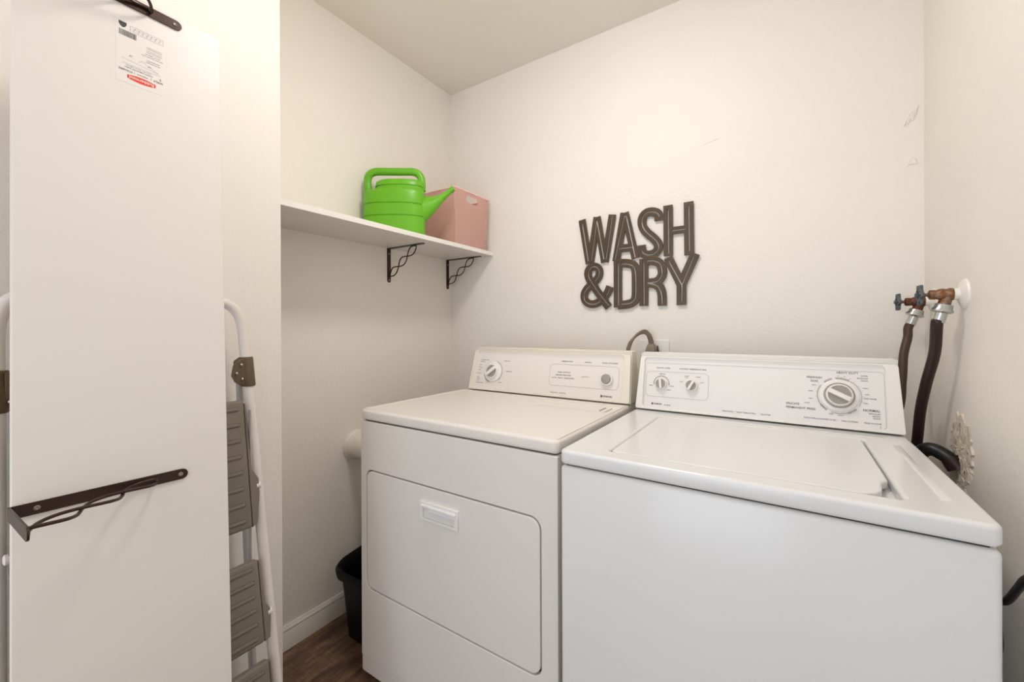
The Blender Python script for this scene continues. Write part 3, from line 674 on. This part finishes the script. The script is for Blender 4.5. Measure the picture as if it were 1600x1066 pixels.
def simplify(lp, tol=.00012):
    def rdp(a, b):
        if b <= a+1: return []
        p, q = lp[a], lp[b]; dx, dy = q[0]-p[0], q[1]-p[1]; L = math.hypot(dx, dy) or 1e-9; best, bi = 0, -1
        for i in range(a+1, b):
            d = abs((lp[i][0]-p[0])*dy-(lp[i][1]-p[1])*dx)/L
            if d > best: best, bi = d, i
        if best < tol: return []
        return rdp(a, bi)+[bi]+rdp(bi, b)
    n = len(lp); h = n//2
    idx = [0]+rdp(0, h)+[h]+rdp(h, n-1)
    return [lp[i] for i in idx]
def chaikin(pts, k=2):
    for _ in range(k):
        o = [pts[0]]
        for a, b in zip(pts[:-1], pts[1:]):
            o += [(a[0]*.75+b[0]*.25, a[1]*.75+b[1]*.25), (a[0]*.25+b[0]*.75, a[1]*.25+b[1]*.75)]
        pts = o+[pts[-1]]
    return pts
st = thing('wall_sign', 'bronze-brown metal cut-out wall sign reading WASH & DRY', 'sign', (-.53, WB, 1.46))
def build_letters():
    for li, (nm, bodies, slots) in enumerate(LET):
        allp = [p for b_ in bodies for p in b_[0]]
        x0 = min(p[0] for p in allp)-.03; x1 = max(p[0] for p in allp)+.03; y0 = min(p[1] for p in allp)-.03; y1 = max(p[1] for p in allp)+.03
        g = .0009; xs = np.arange(x0, x1, g); ys = np.arange(y0, y1, g); X, Y = np.meshgrid(xs, ys)
        D = np.full(X.shape, 9.)
        for pts, hw, f0, f1, sm in bodies:
            if sm: pts = chaikin(pts)
            Db = np.full(X.shape, 9.)
            for i in range(len(pts)-1):
                Db = np.minimum(Db, sd_seg(X, Y, pts[i], pts[i+1], hw, False, False))
            for on, p, q in ((f0, pts[0], pts[1]), (f1, pts[-1], pts[-2])):
                if on:      # cut the stroke end square
                    dx, dy = p[0]-q[0], p[1]-q[1]; L = math.hypot(dx, dy)
                    cut = ((X-p[0])*dx+(Y-p[1])*dy)/L
                    Db = np.where(np.hypot(X-p[0], Y-p[1]) < hw*1.7, np.maximum(Db, cut), Db)
            D = np.minimum(D, Db)
        for pts, sm in slots:
            if sm: pts = chaikin(pts)
            for i in range(len(pts)-1):
                D = np.maximum(D, -sd_seg(X, Y, pts[i], pts[i+1], SL, False, False))
        loops = [simplify(l) for l in marching(D, xs, ys)]
        loops = [l for l in loops if len(l) > 2]
        th = .0050+.00013*li
        bm = plate(BM(), loops, (0, WB-.007, 0), (1, 0, 0), (0, 0, 1), th, .0008)
        obj('letter', bm, M['sign'], st, smooth=30)
    for x, z in ((-.742, 1.60), (-.3085, 1.60), (-.6165, 1.40), (-.3555, 1.30)):
        obj('spacer', lathe(BM(), [(0, .0035), (.008, .0035)], (x, WB, z), (0, -1, 0), 10), M['sign'], st)
build_letters()

# ------------------------------------------------------------------ brackets
def strip(bm, O, U, Wd, V, L, w, th, r_end=True):
    """flat strip along U, width along Wd, thickness along V starting at O plane"""
    pts = [(0, -w/2)]
    if r_end:
        for i in range(9):
            a = -PI/2+PI*i/8; pts.append((L-w/2+w/2*math.cos(a), w/2*math.sin(a)))
    else: pts += [(L, -w/2), (L, w/2)]
    pts.append((0, w/2))
    vs0 = [bm.verts.new(O+U*a+Wd*b_) for a, b_ in pts]; vs1 = [bm.verts.new(O+U*a+Wd*b_+V*th) for a, b_ in pts]
    n = len(pts); bm.faces.new(vs0[::-1]); bm.faces.new(vs1)
    for i in range(n): bm.faces.new((vs0[i], vs0[(i+1) % n], vs1[(i+1) % n], vs1[i]))
def bracket(parent, O, U, V, w=.0195, Lu=.231, Lv=.158, local=False):
    O, U, V = Vector(O), Vector(U), Vector(V); Wd = U.cross(V); th = .0028
    bm = BM(); strip(bm, O, U, Wd, V, Lu, w, th); strip(bm, O, V, Wd, U, Lv, w, th)
    br = obj('bracket', bm, M['iron'], parent, local=local)
    # two interlaced scroll rods from the end of the short arm to the long arm
    A = O+V*(Lv-.028)+U*.004; B = O+U*(Lu-.050)+V*.006; D = (B-A); Ln = D.length; D = D/Ln
    N = D.cross(Wd).normalized()
    for s in (1, -1):
        pts = []
        for i in range(61):
            f = i/60; a = math.sin(f*3*PI)*.0175*s
            pts.append(A+D*(f*Ln)+N*a+Wd*(.0026*s*(math.cos(f*3*PI) if 0 < f < 1 else 1)))
        obj('scroll_rod', sweep(BM(), pts, .0027, 8), M['iron'], br, local=local)
    for q, n_ in ((O+U*(Lu-.012)+V*th, V), (O+U*.03+V*th, V), (O+V*(Lv-.012)+U*th, U), (O+V*.025+U*th, U)):
        obj('screw', lathe(BM(), [(0, .0042), (.001, .004), (.0018, .0025), (.0012, .0015), (.0012, 0)], q, n_, 12), M['screw'], br, local=local)
    return br

# ------------------------------------------------------------------ wall shelf
SX, SZ0, SZ1 = -1.262, 1.5525, 1.5715
t = thing('wall_shelf', 'long white shelf on two dark scroll brackets, fixed to the left wall', 'shelf', ((WL+SX)/2, 1.19, SZ0))
bm = BM(); box(bm, (WL+.001, YF+.002, SZ0), (SX-.001, WB-.001, SZ1)); obj('board', bm, M['melamine'], t)
bm = BM(); box(bm, (SX-.001, YF+.002, SZ0), (SX+.0005, WB-.001, SZ1), .0005, 1); obj('edge_band', bm, M['edgeband'], t)
# thin wooden cleat/caulk line along the wall below the board
bracket(t, (WL+.0002, 1.300, SZ0-.0002), (1, 0, 0), (0, 0, -1))
bracket(t, (WL+.0002, 1.702, SZ0-.0002), (1, 0, 0), (0, 0, -1))

# ------------------------------------------------------------------ watering can
def can():
    C = Vector((-1.410, 1.219)); a = math.radians(55); E = Vector((math.sin(a), math.cos(a))); Nn = Vector((math.cos(a), -math.sin(a)))
    z0 = SZ1
    t = thing('watering_can', 'bright green plastic watering can standing on the white shelf', 'watering can', (C.x, C.y, z0))
    def P(e, n, z): return Vector((C.x+E.x*e+Nn.x*n, C.y+E.y*e+Nn.y*n, z0+z))
    def ring(bm, e0, e1, hn, z, k=56, pw=2.6):
        ce, he = (e0+e1)/2, (e1-e0)/2; r = []
        for i in range(k):
            th = 2*PI*i/k; c, s = math.cos(th), math.sin(th)
            r.append(bm.verts.new(P(ce+he*math.copysign(abs(c)**(2/pw), c), hn*math.copysign(abs(s)**(2/pw), s), z)))
        return r
    bm = BM(); L = -.130; Rr = .130; R = []
    lv = [(0, .006, 0), (.006, 0, 0), (.079, 0, 0), (.081, .003, 0), (.084, .003, 0), (.086, 0, 0), (.131, 0, 0), (.133, .003, 0), (.136, .003, 0), (.138, 0, 0), (.186, 0, 0), (.192, .002, .008), (.195, .003, .040), (.198, .003, .046), (.206, .003, .047), (.208, .006, .049), (.211, .006, .049), (.213, .003, .047), (.230, .004, .050), (.237, .009, .056), (.240, .018, .064)]
    for z, ins, cut in lv: R.append(ring(bm, L+ins+cut, Rr-ins, .062-ins, z))
    for i in range(len(R)-1):
        k = len(R[0])
        for j in range(k): bm.faces.new((R[i][j], R[i][(j+1) % k], R[i+1][(j+1) % k], R[i+1][j]))
    bm.faces.new(R[0][::-1]); bm.faces.new(R[-1])
    obj('body', bm, M['green'], t, smooth=40)
    pth = [P(-.112, 0, .190), P(-.114, 0, .215), P(-.116, 0, .240), P(-.112, 0, .262), P(-.100, 0, .277), P(-.078, 0, .2845), P(-.04, 0, .285), P(0, 0, .285), P(.04, 0, .285), P(.078, 0, .2845), P(.100, 0, .276), P(.113, 0, .258), P(.116, 0, .235), P(.117, 0, .20)]
    obj('handle', sweep(BM(), smooth_path(pth, 5), .0142, 16, flat=(1.15, (Nn.x, Nn.y, 0))), M['green'], t, smooth=60)
    # spout: deep flattened root tapering to a round tip; top and bottom outline points
    bm = BM(); rings = []
    for tp, bt_, hn in (((.112, .177), (.112, .050), .030), ((.134, .177), (.131, .068), .028), ((.155, .178), (.150, .088), .025), ((.176, .180), (.172, .110), .022), ((.195, .187), (.193, .138), .018), ((.212, .196), (.214, .163), .015), ((.228, .208), (.236, .185), .0125), ((.236, .2155), (.2475, .1955), .0115), ((.2365, .2175), (.2500, .1955), .0128), ((.246, .226), (.2600, .2040), .0125)):
        r = []; cx, cz = (tp[0]+bt_[0])/2, (tp[1]+bt_[1])/2; ux, uz = (tp[0]-bt_[0])/2, (tp[1]-bt_[1])/2
        for i in range(22):
            th = 2*PI*i/22
            r.append(bm.verts.new(P(cx+ux*math.sin(th), hn*math.cos(th), cz+uz*math.sin(th))))
        rings.append(r)
    for i in range(len(rings)-1):
        for j in range(22): bm.faces.new((rings[i][j], rings[i][(j+1) % 22], rings[i+1][(j+1) % 22], rings[i+1][j]))
    bm.faces.new(rings[0][::-1])
    c = [bm.verts.new(v.co*.6+P(.2500, 0, .2120)*.4) for v in rings[-1]]
    for j in range(22): bm.faces.new((rings[-1][j], rings[-1][(j+1) % 22], c[(j+1) % 22], c[j]))
    bm.faces.new(c)
    obj('spout', bm, M['green'], t, smooth=50)
can()

# ------------------------------------------------------------------ pink woven basket
def basket():
    z0 = SZ1; h = .262
    bx0, bx1, by0, by1 = -1.515, -1.284, 1.462, 1.700     # foot
    fl = .010                                             # flare at the top
    t = thing('storage_basket', 'pink woven plastic basket with cut-out handles on the shelf beside the green watering can', 'basket', ((bx0+bx1)/2, (by0+by1)/2, z0))
    def side(A, B, N, hole, name='woven_side'):
        """woven wall from A to B (foot corners) outward normal N"""
        A, B, N = Vector(A), Vector(B), Vector(N); nu, nv = 56, 56; bm = BM(); g = []; D = (B-A); Dn = D.normalized()
        cell = 4
        for j in range(nv+1):
            row = []
            for i in range(nu+1):
                f, k = i/nu, j/nv
                a = (i % cell)/cell; b_ = (j % cell)/cell
                over = ((i//cell)+(j//cell)) % 2
                hgt = .0016*((math.sin(PI*a) if over else math.sin(PI*b_)))+.0002
                if j in (0, nv) or i in (0, nu): hgt = .001
                p = A+D*f+Dn*((f-.5)*2*fl*k)+N*(fl*k+hgt)+Vector((0, 0, h*k))
                row.append(bm.verts.new(p))
            g.append(row)
        for j in range(nv):
            for i in range(nu):
                f, k = (i+.5)/nu, (j+.5)/nv
                if hole and hole[0] < f < hole[1] and hole[2] < k < hole[3] and not (((f < hole[0]+.035) or (f > hole[1]-.035)) and (k < hole[2]+.03 or k > hole[3]-.03)): continue
                bm.faces.new((g[j][i], g[j][i+1], g[j+1][i+1], g[j+1][i]))
        r = bmesh.ops.solidify(bm, geom=bm.faces[:], thickness=-.003)
        bmesh.ops.recalc_face_normals(bm, faces=bm.faces)
        return obj(name, bm, M['pink'], t, smooth=35)
    side((bx1, by0, z0), (bx1, by1, z0), (1, 0, 0), (.32, .66, .80, .93))
    side((bx0, by1, z0), (bx0, by0, z0), (-1, 0, 0), (.32, .66, .80, .93))
    side((bx0, by0, z0), (bx1, by0, z0), (0, -1, 0), None)
    side((bx1, by1, z0), (bx0, by1, z0), (0, 1, 0), None)
    bm = BM(); box(bm, (bx0, by0, z0+.0005), (bx1, by1, z0+.004)); obj('basket_base', bm, M['pink'], t)
    # rolled rim
    e = fl+.001
    c = [(bx1+e, by0-e), (bx1+e, by1+e), (bx0-e, by1+e), (bx0-e, by0-e)]
    for i in range(4):
        a, b_ = Vector((*c[i], z0+h)), Vector((*c[(i+1) % 4], z0+h)); n = 60; pts = [a+(b_-a)*(k/n) for k in range(n+1)]
        obj('rim', sweep(BM(), pts, [.0032+.0007*math.sin(k*PI/2) for k in range(n+1)], 8), M['pink'], t)
basket()

# ------------------------------------------------------------------ loose shelf board leaning at the left
bo = Vector((-.950, .0990, 0)); zb = Vector((-.060, .0105, 1)).normalized(); yb_ = Vector((0, 1, -.0105)).normalized()
xb = yb_.cross(zb).normalized(); mb = Matrix.Identity(4)
for i in range(3): mb[i][0] = xb[i]; mb[i][1] = yb_[i]; mb[i][2] = zb[i]; mb[i][3] = bo[i]
mb[2][3] = .0035
BW, BL, BT = .2985, 1.832, .016
t = thing('shelf_board', 'tall white loose shelf board with dark brackets and product label, leaning upright at left', 'shelf board', matrix=mb)
bm = BM(); box(bm, (-BT, 0, 0), (0, BW, BL), .0006, 1); obj('board', bm, M['melamine'], t, local=True)
bracket(t, (.0002, -.004, .894), (0, 1, 0), (1, 0, 0), local=True)
bracket(t, (.0002, -.002, 1.814), (0, 1, 0), (1, 0, 0), local=True)
# product label, mounted upside down
ly0, ly1, lz0, lz1 = .126, .201, 1.652, 1.776
bm = BM(); F = frame(Vector((.0002, (ly0+ly1)/2, (lz0+lz1)/2)), (0, 1, 0), (0, 0, 1))
me = fill2d([rrect(-.0375, -.062, .0375, .062, .003, 3)], .0001); addmesh(bm, me, F)
lab = obj('product_label', bm, M['label'], t, local=True, smooth=None)
FL = F @ Matrix.Translation((0, 0, .0003)) @ Matrix.Rotation(PI, 4, 'Z')
# coordinates below are of the label the right way up
bm = BM()
lozenge = [(-.0215, .0450), (-.0215, .0515)]+[(-.0215+.043*i/10, .0515+.0030*math.sin(PI*i/10)) for i in range(1, 10)]+[(.0215, .0515), (.0215, .0450)]+[(.0215-.043*i/10, .0450-.0030*math.sin(PI*i/10)) for i in range(1, 10)]
me = fill2d([lozenge], 0.00002); addmesh(bm, me, FL)
obj('logo_field', bm, M['red'], lab, local=True, smooth=None)
bm = BM(); text_into(bm, [('Rubbermaid', 0, .0482, .0078, 'CENTER', .037)], FL @ Matrix.Translation((0, 0, .00015)))
obj('logo_lettering', bm, M['label'], lab, local=True, smooth=None)['kind'] = 'stuff'
bm = BM()
text_into(bm, [('SHELF  |', -.0330, .0375, .0048, 'LEFT', .019), ('REPISA  |', .001, .0375, .0030, 'CENTER', .020), ('ETAGERE', .0340, .0375, .0050, 'RIGHT', .020), ('5', -.0290, .0310, .006, 'CENTER'),
    ('WHITE LAMINATED SHELF', .004, .0310, .0030, 'CENTER', .042), ('12 in x 72 in  30.5 cm x 182.9 cm', .004, .0270, .0028, 'CENTER'), ('72"', -.012, .0130, .0042, 'CENTER'), ('12"', .016, .0060, .0042, 'CENTER'),
    ('USE WITH BRACKETS', -.018, .0055, .0024, 'CENTER'), ('SOLD SEPARATELY', -.018, .0015, .0024, 'CENTER'), ('WIPE CLEAN WITH DAMP CLOTH', -.017, -.0065, .0022, 'CENTER'), ('DO NOT OVERLOAD', -.017, -.0105, .0024, 'CENTER')], FL)
obj('label_text', bm, M['print_dark'], lab, local=True, smooth=None)['kind'] = 'stuff'
bm = BM()
line2(bm, FL, (-.029, .024), (.029, .024), .0003); line2(bm, FL, (-.026, .0205), (.0, .0075), .0003); line2(bm, FL, (-.026, .0205), (.030, .0150), .0003); line2(bm, FL, (.0, .0075), (.004, .013), .0003)
random.seed(3); x = .0075
for i in range(24):
    w_ = random.choice((.0003, .0005, .0008)); quad2(bm, FL, x, -.0405, x+w_, -.0290); x += w_+random.choice((.0004, .0006))
ring_outline(bm, FL, rrect(-.0345, -.0535, .0165, -.0425, .002, 3), .00035)
for i in range(7):
    xx = -.030+i*.0065; line2(bm, FL, (xx, -.0520), (xx+.002, -.0445), .0004); line2(bm, FL, (xx-.002, -.0500), (xx+.004, -.0495), .0003); line2(bm, FL, (xx+.002, -.0445), (xx+.0045, -.0475), .0003)
for zz in (-.0150, -.0180, -.0225, -.0255): line2(bm, FL, (-.032, zz), (-.008, zz), .0005)
sh = [(.0215, -.0555), (.0215, -.0505), (.0240, -.0462), (.0272, -.0440), (.0305, -.0462), (.0330, -.0505), (.0330, -.0555)]
vs = [bm.verts.new(FL @ Vector((p[0], p[1], 0))) for p in sh]; bm.faces.new(vs)
obj('label_graphics', bm, M['print_dark'], lab, local=True, smooth=None)['kind'] = 'stuff'

# ------------------------------------------------------------------ folded step ladder behind the board
def ladder():
    t = thing('step_ladder', 'folded white tubular step ladder with taupe ribbed steps behind the leaning board', 'step ladder', (-1.06, .315, 0))
    XR = lambda z: -1.008-.152*z
    cy = .3145
    hw = lambda z: .2235-.018*max(0, z-.0)/1.1 if z < 1.1 else .2055
    pts = []
    for z in (.012, .2, .4, .6, .8, 1.0, 1.10): pts.append((XR(z), cy+hw(z), z))
    pts += [(XR(1.17), cy+.2045, 1.170), (XR(1.205), cy+.200, 1.205), (XR(1.228), cy+.190, 1.228), (XR(1.243), cy+.174, 1.243), (XR(1.2485), cy+.150, 1.2485), (XR(1.2485), cy+.05, 1.2485)]
    full = pts+[(p[0], 2*cy-p[1], p[2]) for p in pts[::-1]]
    obj('front_rail', sweep(BM(), smooth_path(full, 5), .0128, 16), M['tube'], t, smooth=60)
    for s in (1, -1):
        XB = lambda z: -1.190-.018*z/1.05
        bp = [(XB(z), cy+s*(.205+.030*(1.06-z)/1.06), z) for z in (.012, .3, .6, .9, 1.06)]
        obj('rear_rail', sweep(BM(), bp, .0095, 14), M['tube_grey'], t, smooth=60)
        # pivot clamp round both tubes
        zc0, zc1 = 1.033, 1.108; bm = BM(); R = []
        ang = math.radians(0)
        for z, g in ((zc0, .0), (zc0+.003, .0015), (zc1-.003, .0015), (zc1, 0)):
            yr = cy+s*hw(z); xr = XR(z); y2 = cy+s*(.200); x2 = -1.197+(-.006)
            ring = []
            for i in range(13):
                a = -PI/2+PI*i/12; ring.append((xr+math.cos(a)*(.0155+g), yr+math.sin(a)*(.0155+g)))
            ring.append((x2, yr+(.013+g))); ring.append((x2-.008, yr-0)); ring.append((x2, yr-(.013+g)-.003))
            R.append([bm.verts.new((x_, y_, z+(.010 if x_ < xr-.02 and z > 1.07 else 0)*-1+(.008 if x_ < xr-.02 and z < 1.07 else 0))) for x_, y_ in ring])
        for i in range(len(R)-1):
            k = len(R[0])
            for j in range(k): bm.faces.new((R[i][j], R[i][(j+1) % k], R[i+1][(j+1) % k], R[i+1][j]))
        bm.faces.new(R[0][::-1]); bm.faces.new(R[-1])
        cl = obj('pivot_clamp', bm, M['clamp'], t, smooth=50)
        # inboard ear of the clamp with three rivets (the side towards the camera)
        bm = BM()
        yy = cy+s*(.2045-.0085)
        ear = [(0, -.030), (-.022, -.024), (-.030, -.008), (-.026, .018), (-.010, .032), (0, .034)]
        addmesh(bm, fill2d([[(a_*s, b_) for a_, b_ in ear]], .004, .001), frame((XR(1.07)+.010, yy, 1.07), (0, 1, 0), (0, 0, 1)))
        obj('clamp_ear', bm, M['clamp'], cl)
        for a_, b_ in ((-.009, .018), (-.020, -.003), (-.007, -.018)):
            obj('rivet', lathe(BM(), [(0, .0042), (.0015, .004), (.003, .002), (.003, 0)], (XR(1.07)+.0142, yy+a_*s, 1.07+b_), (1, 0, 0), 12), M['screw'], cl)
        obj('rail_foot', lathe(BM(), [(0, .016), (.03, .0155), (.032, .0135)], (XR(.0), cy+s*hw(0), 0), (0, 0, 1), 16), M['step'], t)
        obj('rail_foot', lathe(BM(), [(0, .013), (.025, .0125), (.027, .0105)], (-1.190, cy+s*.235, 0), (0, 0, 1), 16), M['step'], t)
        # thin linkage strips beside the steps
        bm = BM(); box(bm, (-1.118, cy+s*.186-.0015, .30), (-1.106, cy+s*.186+.0015, .98), .001, 1)
        obj('linkage_bar', bm, M['tube_grey'], t)
    # steps, folded upright; (z bottom, z top, half width, face x at bottom, tilt)
    for zb0, zt0, hwid, xb0, xt0, nr in ((.700, 1.005, .178, -1.078, -1.122, 8), (.435, .622, .186, -1.037, -1.072, 6), (.180, .390, .193, -.999, -1.034, 6)):
        A = Vector((xb0, cy, zb0)); B = Vector((xt0, cy, zt0)); Z = (B-A).normalized(); H = (B-A).length
        Fm = Matrix.Identity(4); Yv = Vector((0, 1, 0)); Xv = Yv.cross(Z)
        for i in range(3): Fm[i][0] = Xv[i]; Fm[i][1] = Yv[i]; Fm[i][2] = Z[i]; Fm[i][3] = A[i]
        bm = BM(); box(bm, (-.022, -hwid, 0), (0, hwid, H), .007, 3); bm.transform(Fm)
        stp = obj('step', bm, M['step'], t)
        for k in range(nr):
            z = H*(k+.55)/(nr+.1)
            bm = BM(); box(bm, (-.001, -hwid+.014, z-.0045), (.0028, hwid-.014, z+.0045), .0027, 2); bm.transform(Fm)
            obj('tread_rib', bm, M['step'], stp)
        # side cheeks reaching out to the pivots on the rails
        for s in (1, -1):
            bm = BM(); y0 = hwid; y1 = hw(zb0+.05)-.012
            ch = [(0, H*.97), (.004, H*.97), (.007, H*.45), (y1-y0, H*.36), (y1-y0, H*.24), (.012, H*.02), (0, 0)]
            me = fill2d([[(a_*s, b_) for a_, b_ in ch]], .009, .002)
            addmesh(bm, me, Fm @ Matrix.Translation((-.011, s*y0, 0)) @ frame((0, 0, 0), (0, 1, 0), (0, 0, 1)))
            obj('step_cheek', bm, M['step'], stp)
            zc = zb0+Z.z*H*.30
            obj('pivot_pin', lathe(BM(), [(0, .009), (.010, .009), (.012, .006), (.012, 0)], (A.x+Z.x*H*.3-.010, cy+s*(y1-.006), zc), (0, s, 0), 14), M['tube'], stp, label='pale pivot pin')
ladder()

# ------------------------------------------------------------------ black waste bin beside the dryer
def wastebin():
    t = thing('waste_bin', 'black plastic waste bin standing between left wall and dryer', 'bin', (-1.33, 1.08, 0))
    def ring(bm, x0, x1, y0, y1, r, z, zb=0):
        return [bm.verts.new((x, y, z+zb*(y-.93)/.3)) for x, y in rrect(x0, y0, x1, y1, r, 7)]
    bm = BM(); R = []
    for x0, x1, y0, y1, r, z, q in ((-1.428, -1.235, .980, 1.170, .035, .001, 0), (-1.446, -1.220, .957, 1.205, .05, .235, 0), (-1.462, -1.208, .938, 1.225, .065, .238, .02), (-1.466, -1.204, .934, 1.229, .068, .262, .04), (-1.458, -1.210, .942, 1.221, .063, .272, .04), (-1.449, -1.217, .952, 1.211, .055, .262, .04), (-1.440, -1.225, .963, 1.198, .05, .232, 0), (-1.412, -1.240, .992, 1.165, .03, .006, 0)):
        R.append(ring(bm, x0, x1, y0, y1, r, z, q))
    k = len(R[0])
    for i in range(len(R)-1):
        for j in range(k): bm.faces.new((R[i][j], R[i][(j+1) % k], R[i+1][(j+1) % k], R[i+1][j]))
    bm.faces.new(R[0][::-1]); bm.faces.new(R[-1])
    obj('bin_body', bm, M['black'], t, smooth=50)
wastebin()

# ------------------------------------------------------------------ taps, hoses
def tap(name_label, y, z, reach, body_m, down):
    t = thing('wall_tap', name_label, 'tap', (WR, y, z), 'taps for the washing machine')
    ax = (-1, 0, 0)
    obj('escutcheon', lathe(BM(), [(0, .036), (.004, .034), (.008, .026), (.011, .014), (.022, .013)], (WR, y, z), ax, 32), M['trim'], t, label='white painted wall flange')
    bm = BM(); lathe(bm, [(.010, .0095), (.020, .0095), (.020, .0145), (.026, .0150), (.030, .0130), (.040, .0145), (.046, .0120), (.050, .0105)], (WR, y, z), ax, 16)
    lathe(bm, [(.050, .0115), (.060, .0115), (.062, .009)], (WR, y, z), ax, 6)
    # outlet branch pointing down
    sweep(bm, [(WR-.030, y, z), (WR-.033, y, z-.015), Vector((WR-.033, y, z-.015))+Vector(down)*.012], [.0115, .0115, .0125], 14)
    obj('tap_body', bm, body_m, t)
    obj('stem', lathe(BM(), [(.060, .0042), (reach-.002, .0042)], (WR, y, z), ax, 12), M['brass'], t)
    bm = BM(); x = WR-reach
    pts = []
    for i in range(72):
        a = 2*PI*i/72; r = .0235+.0036*math.cos(a*6); pts.append((r*math.cos(a), r*math.sin(a)))
    holes = [[(.0145*math.cos(a0)+.0042*math.cos(2*PI*i/12), .0145*math.sin(a0)+.0042*math.sin(2*PI*i/12)) for i in range(12)] for a0 in [PI/3*k+.52 for k in range(6)]]
    addmesh(bm, fill2d([pts]+holes, .0035, .0015, 2), frame((x, y, z), (0, -1, 0), (0, 0, 1)))
    lathe(bm, [(-.008, .006), (.006, .007), (.009, .004), (.009, 0)], (x, y, z), ax, 14)
    obj('handwheel', bm, M['wheel'], t)
    return t
def hose(label, path, r, m, nut_dir, group):
    P0 = Vector(path[0]); d = Vector(nut_dir).normalized()
    t = thing('water_hose', label, 'hose', tuple(path[-1]), group)
    obj('hose_tube', sweep(BM(), smooth_path(path, 8), r, 16), m, t, smooth=60)
    obj('coupling', lathe(BM(), [(-.0405, .012), (-.039, .0165), (-.030, .0178), (-.026, .0205), (-.0225, .0208), (-.019, .0165), (-.018, .011)], P0, d, 28), M['galv'], t, label='shiny metal hose coupling')
    obj('ferrule', lathe(BM(), [(-.020, r*1.06), (.004, r*1.1), (.005, r)], P0, d, 22), M['galv'], t, label='metal ferrule crimped on the hose')
d1 = Vector((-.25, .05, -1)).normalized(); d2 = Vector((-.35, 0, -1)).normalized()
tap('wall tap with blue-grey handwheel nearest the room, flange set in right wall', 1.393, 1.256, .077, M['brass'], d1)
tap('reddish wall tap nearest the back corner, behind the other tap', 1.636, 1.2515, .076, M['red_brass'], d2)
p0 = Vector((WR-.033, 1.393, 1.241))+d1*.048
hose('maroon-black rubber hose hanging from the nearer tap behind the washing machine', [p0, p0+d1*.010, (.3030, 1.428, 1.115), (.2970, 1.472, 1.035), (.2925, 1.505, .960), (.2905, 1.530, .871), (.285, 1.562, .75), (.27, 1.60, .60)], .0115, M['rubber_red'], d1, 'washing machine supply hoses')
p0 = Vector((WR-.033, 1.636, 1.2365))+d2*.048
hose('thinner brown rubber hose hanging from the tap in the corner', [p0, p0+d2*.018, (.2910, 1.634, 1.148), (.2800, 1.620, 1.100), (.2730, 1.600, 1.030), (.262, 1.585, .94), (.215, 1.575, .80)], .0105, M['rubber_brown'], d2, 'washing machine supply hoses')
# drain hose elbow into the plaster hole
t = thing('drain_hose', 'black and brown curved drain hose entering the broken plaster patch', 'hose', (.29, 1.48, .85))
pth = [(.270, 1.50, .50), (.271, 1.495, .72), (.275, 1.487, .810), (.287, 1.479, .853), (.304, 1.468, .868), (.322, 1.455, .862), (.336, 1.442, .850), (.3455, 1.436, .835)]
obj('hose_tube', sweep(BM(), smooth_path(pth, 8), .0165, 18), M['rubber_black'], t, smooth=60)
obj('hose_collar', sweep(BM(), [(.334, 1.4445, .856), (.3390, 1.440, .848), (.3465, 1.436, .835)], [.0195, .0215, .0225], 18), M['rubber_red'], t, label='maroon hose collar at the wall')
# cable looping out beside the machine
o = obj('black_cable', sweep(BM(), smooth_path([(.262, 1.05, .50), (.264, .98, .62), (.2655, .930, .690), (.270, .955, .732), (.284, 1.005, .728), (.2975, 1.008, .732), (.3005, .978, .769), (.303, .955, .797), (.312, .925, .818), (.328, .895, .812), (.346, .87, .77)], 8), .0055, 12), M['rubber_black'], None, loc=(.28, .93, .74))
tag(o, 'black cable looping out between washing machine side and right wall', 'cable')
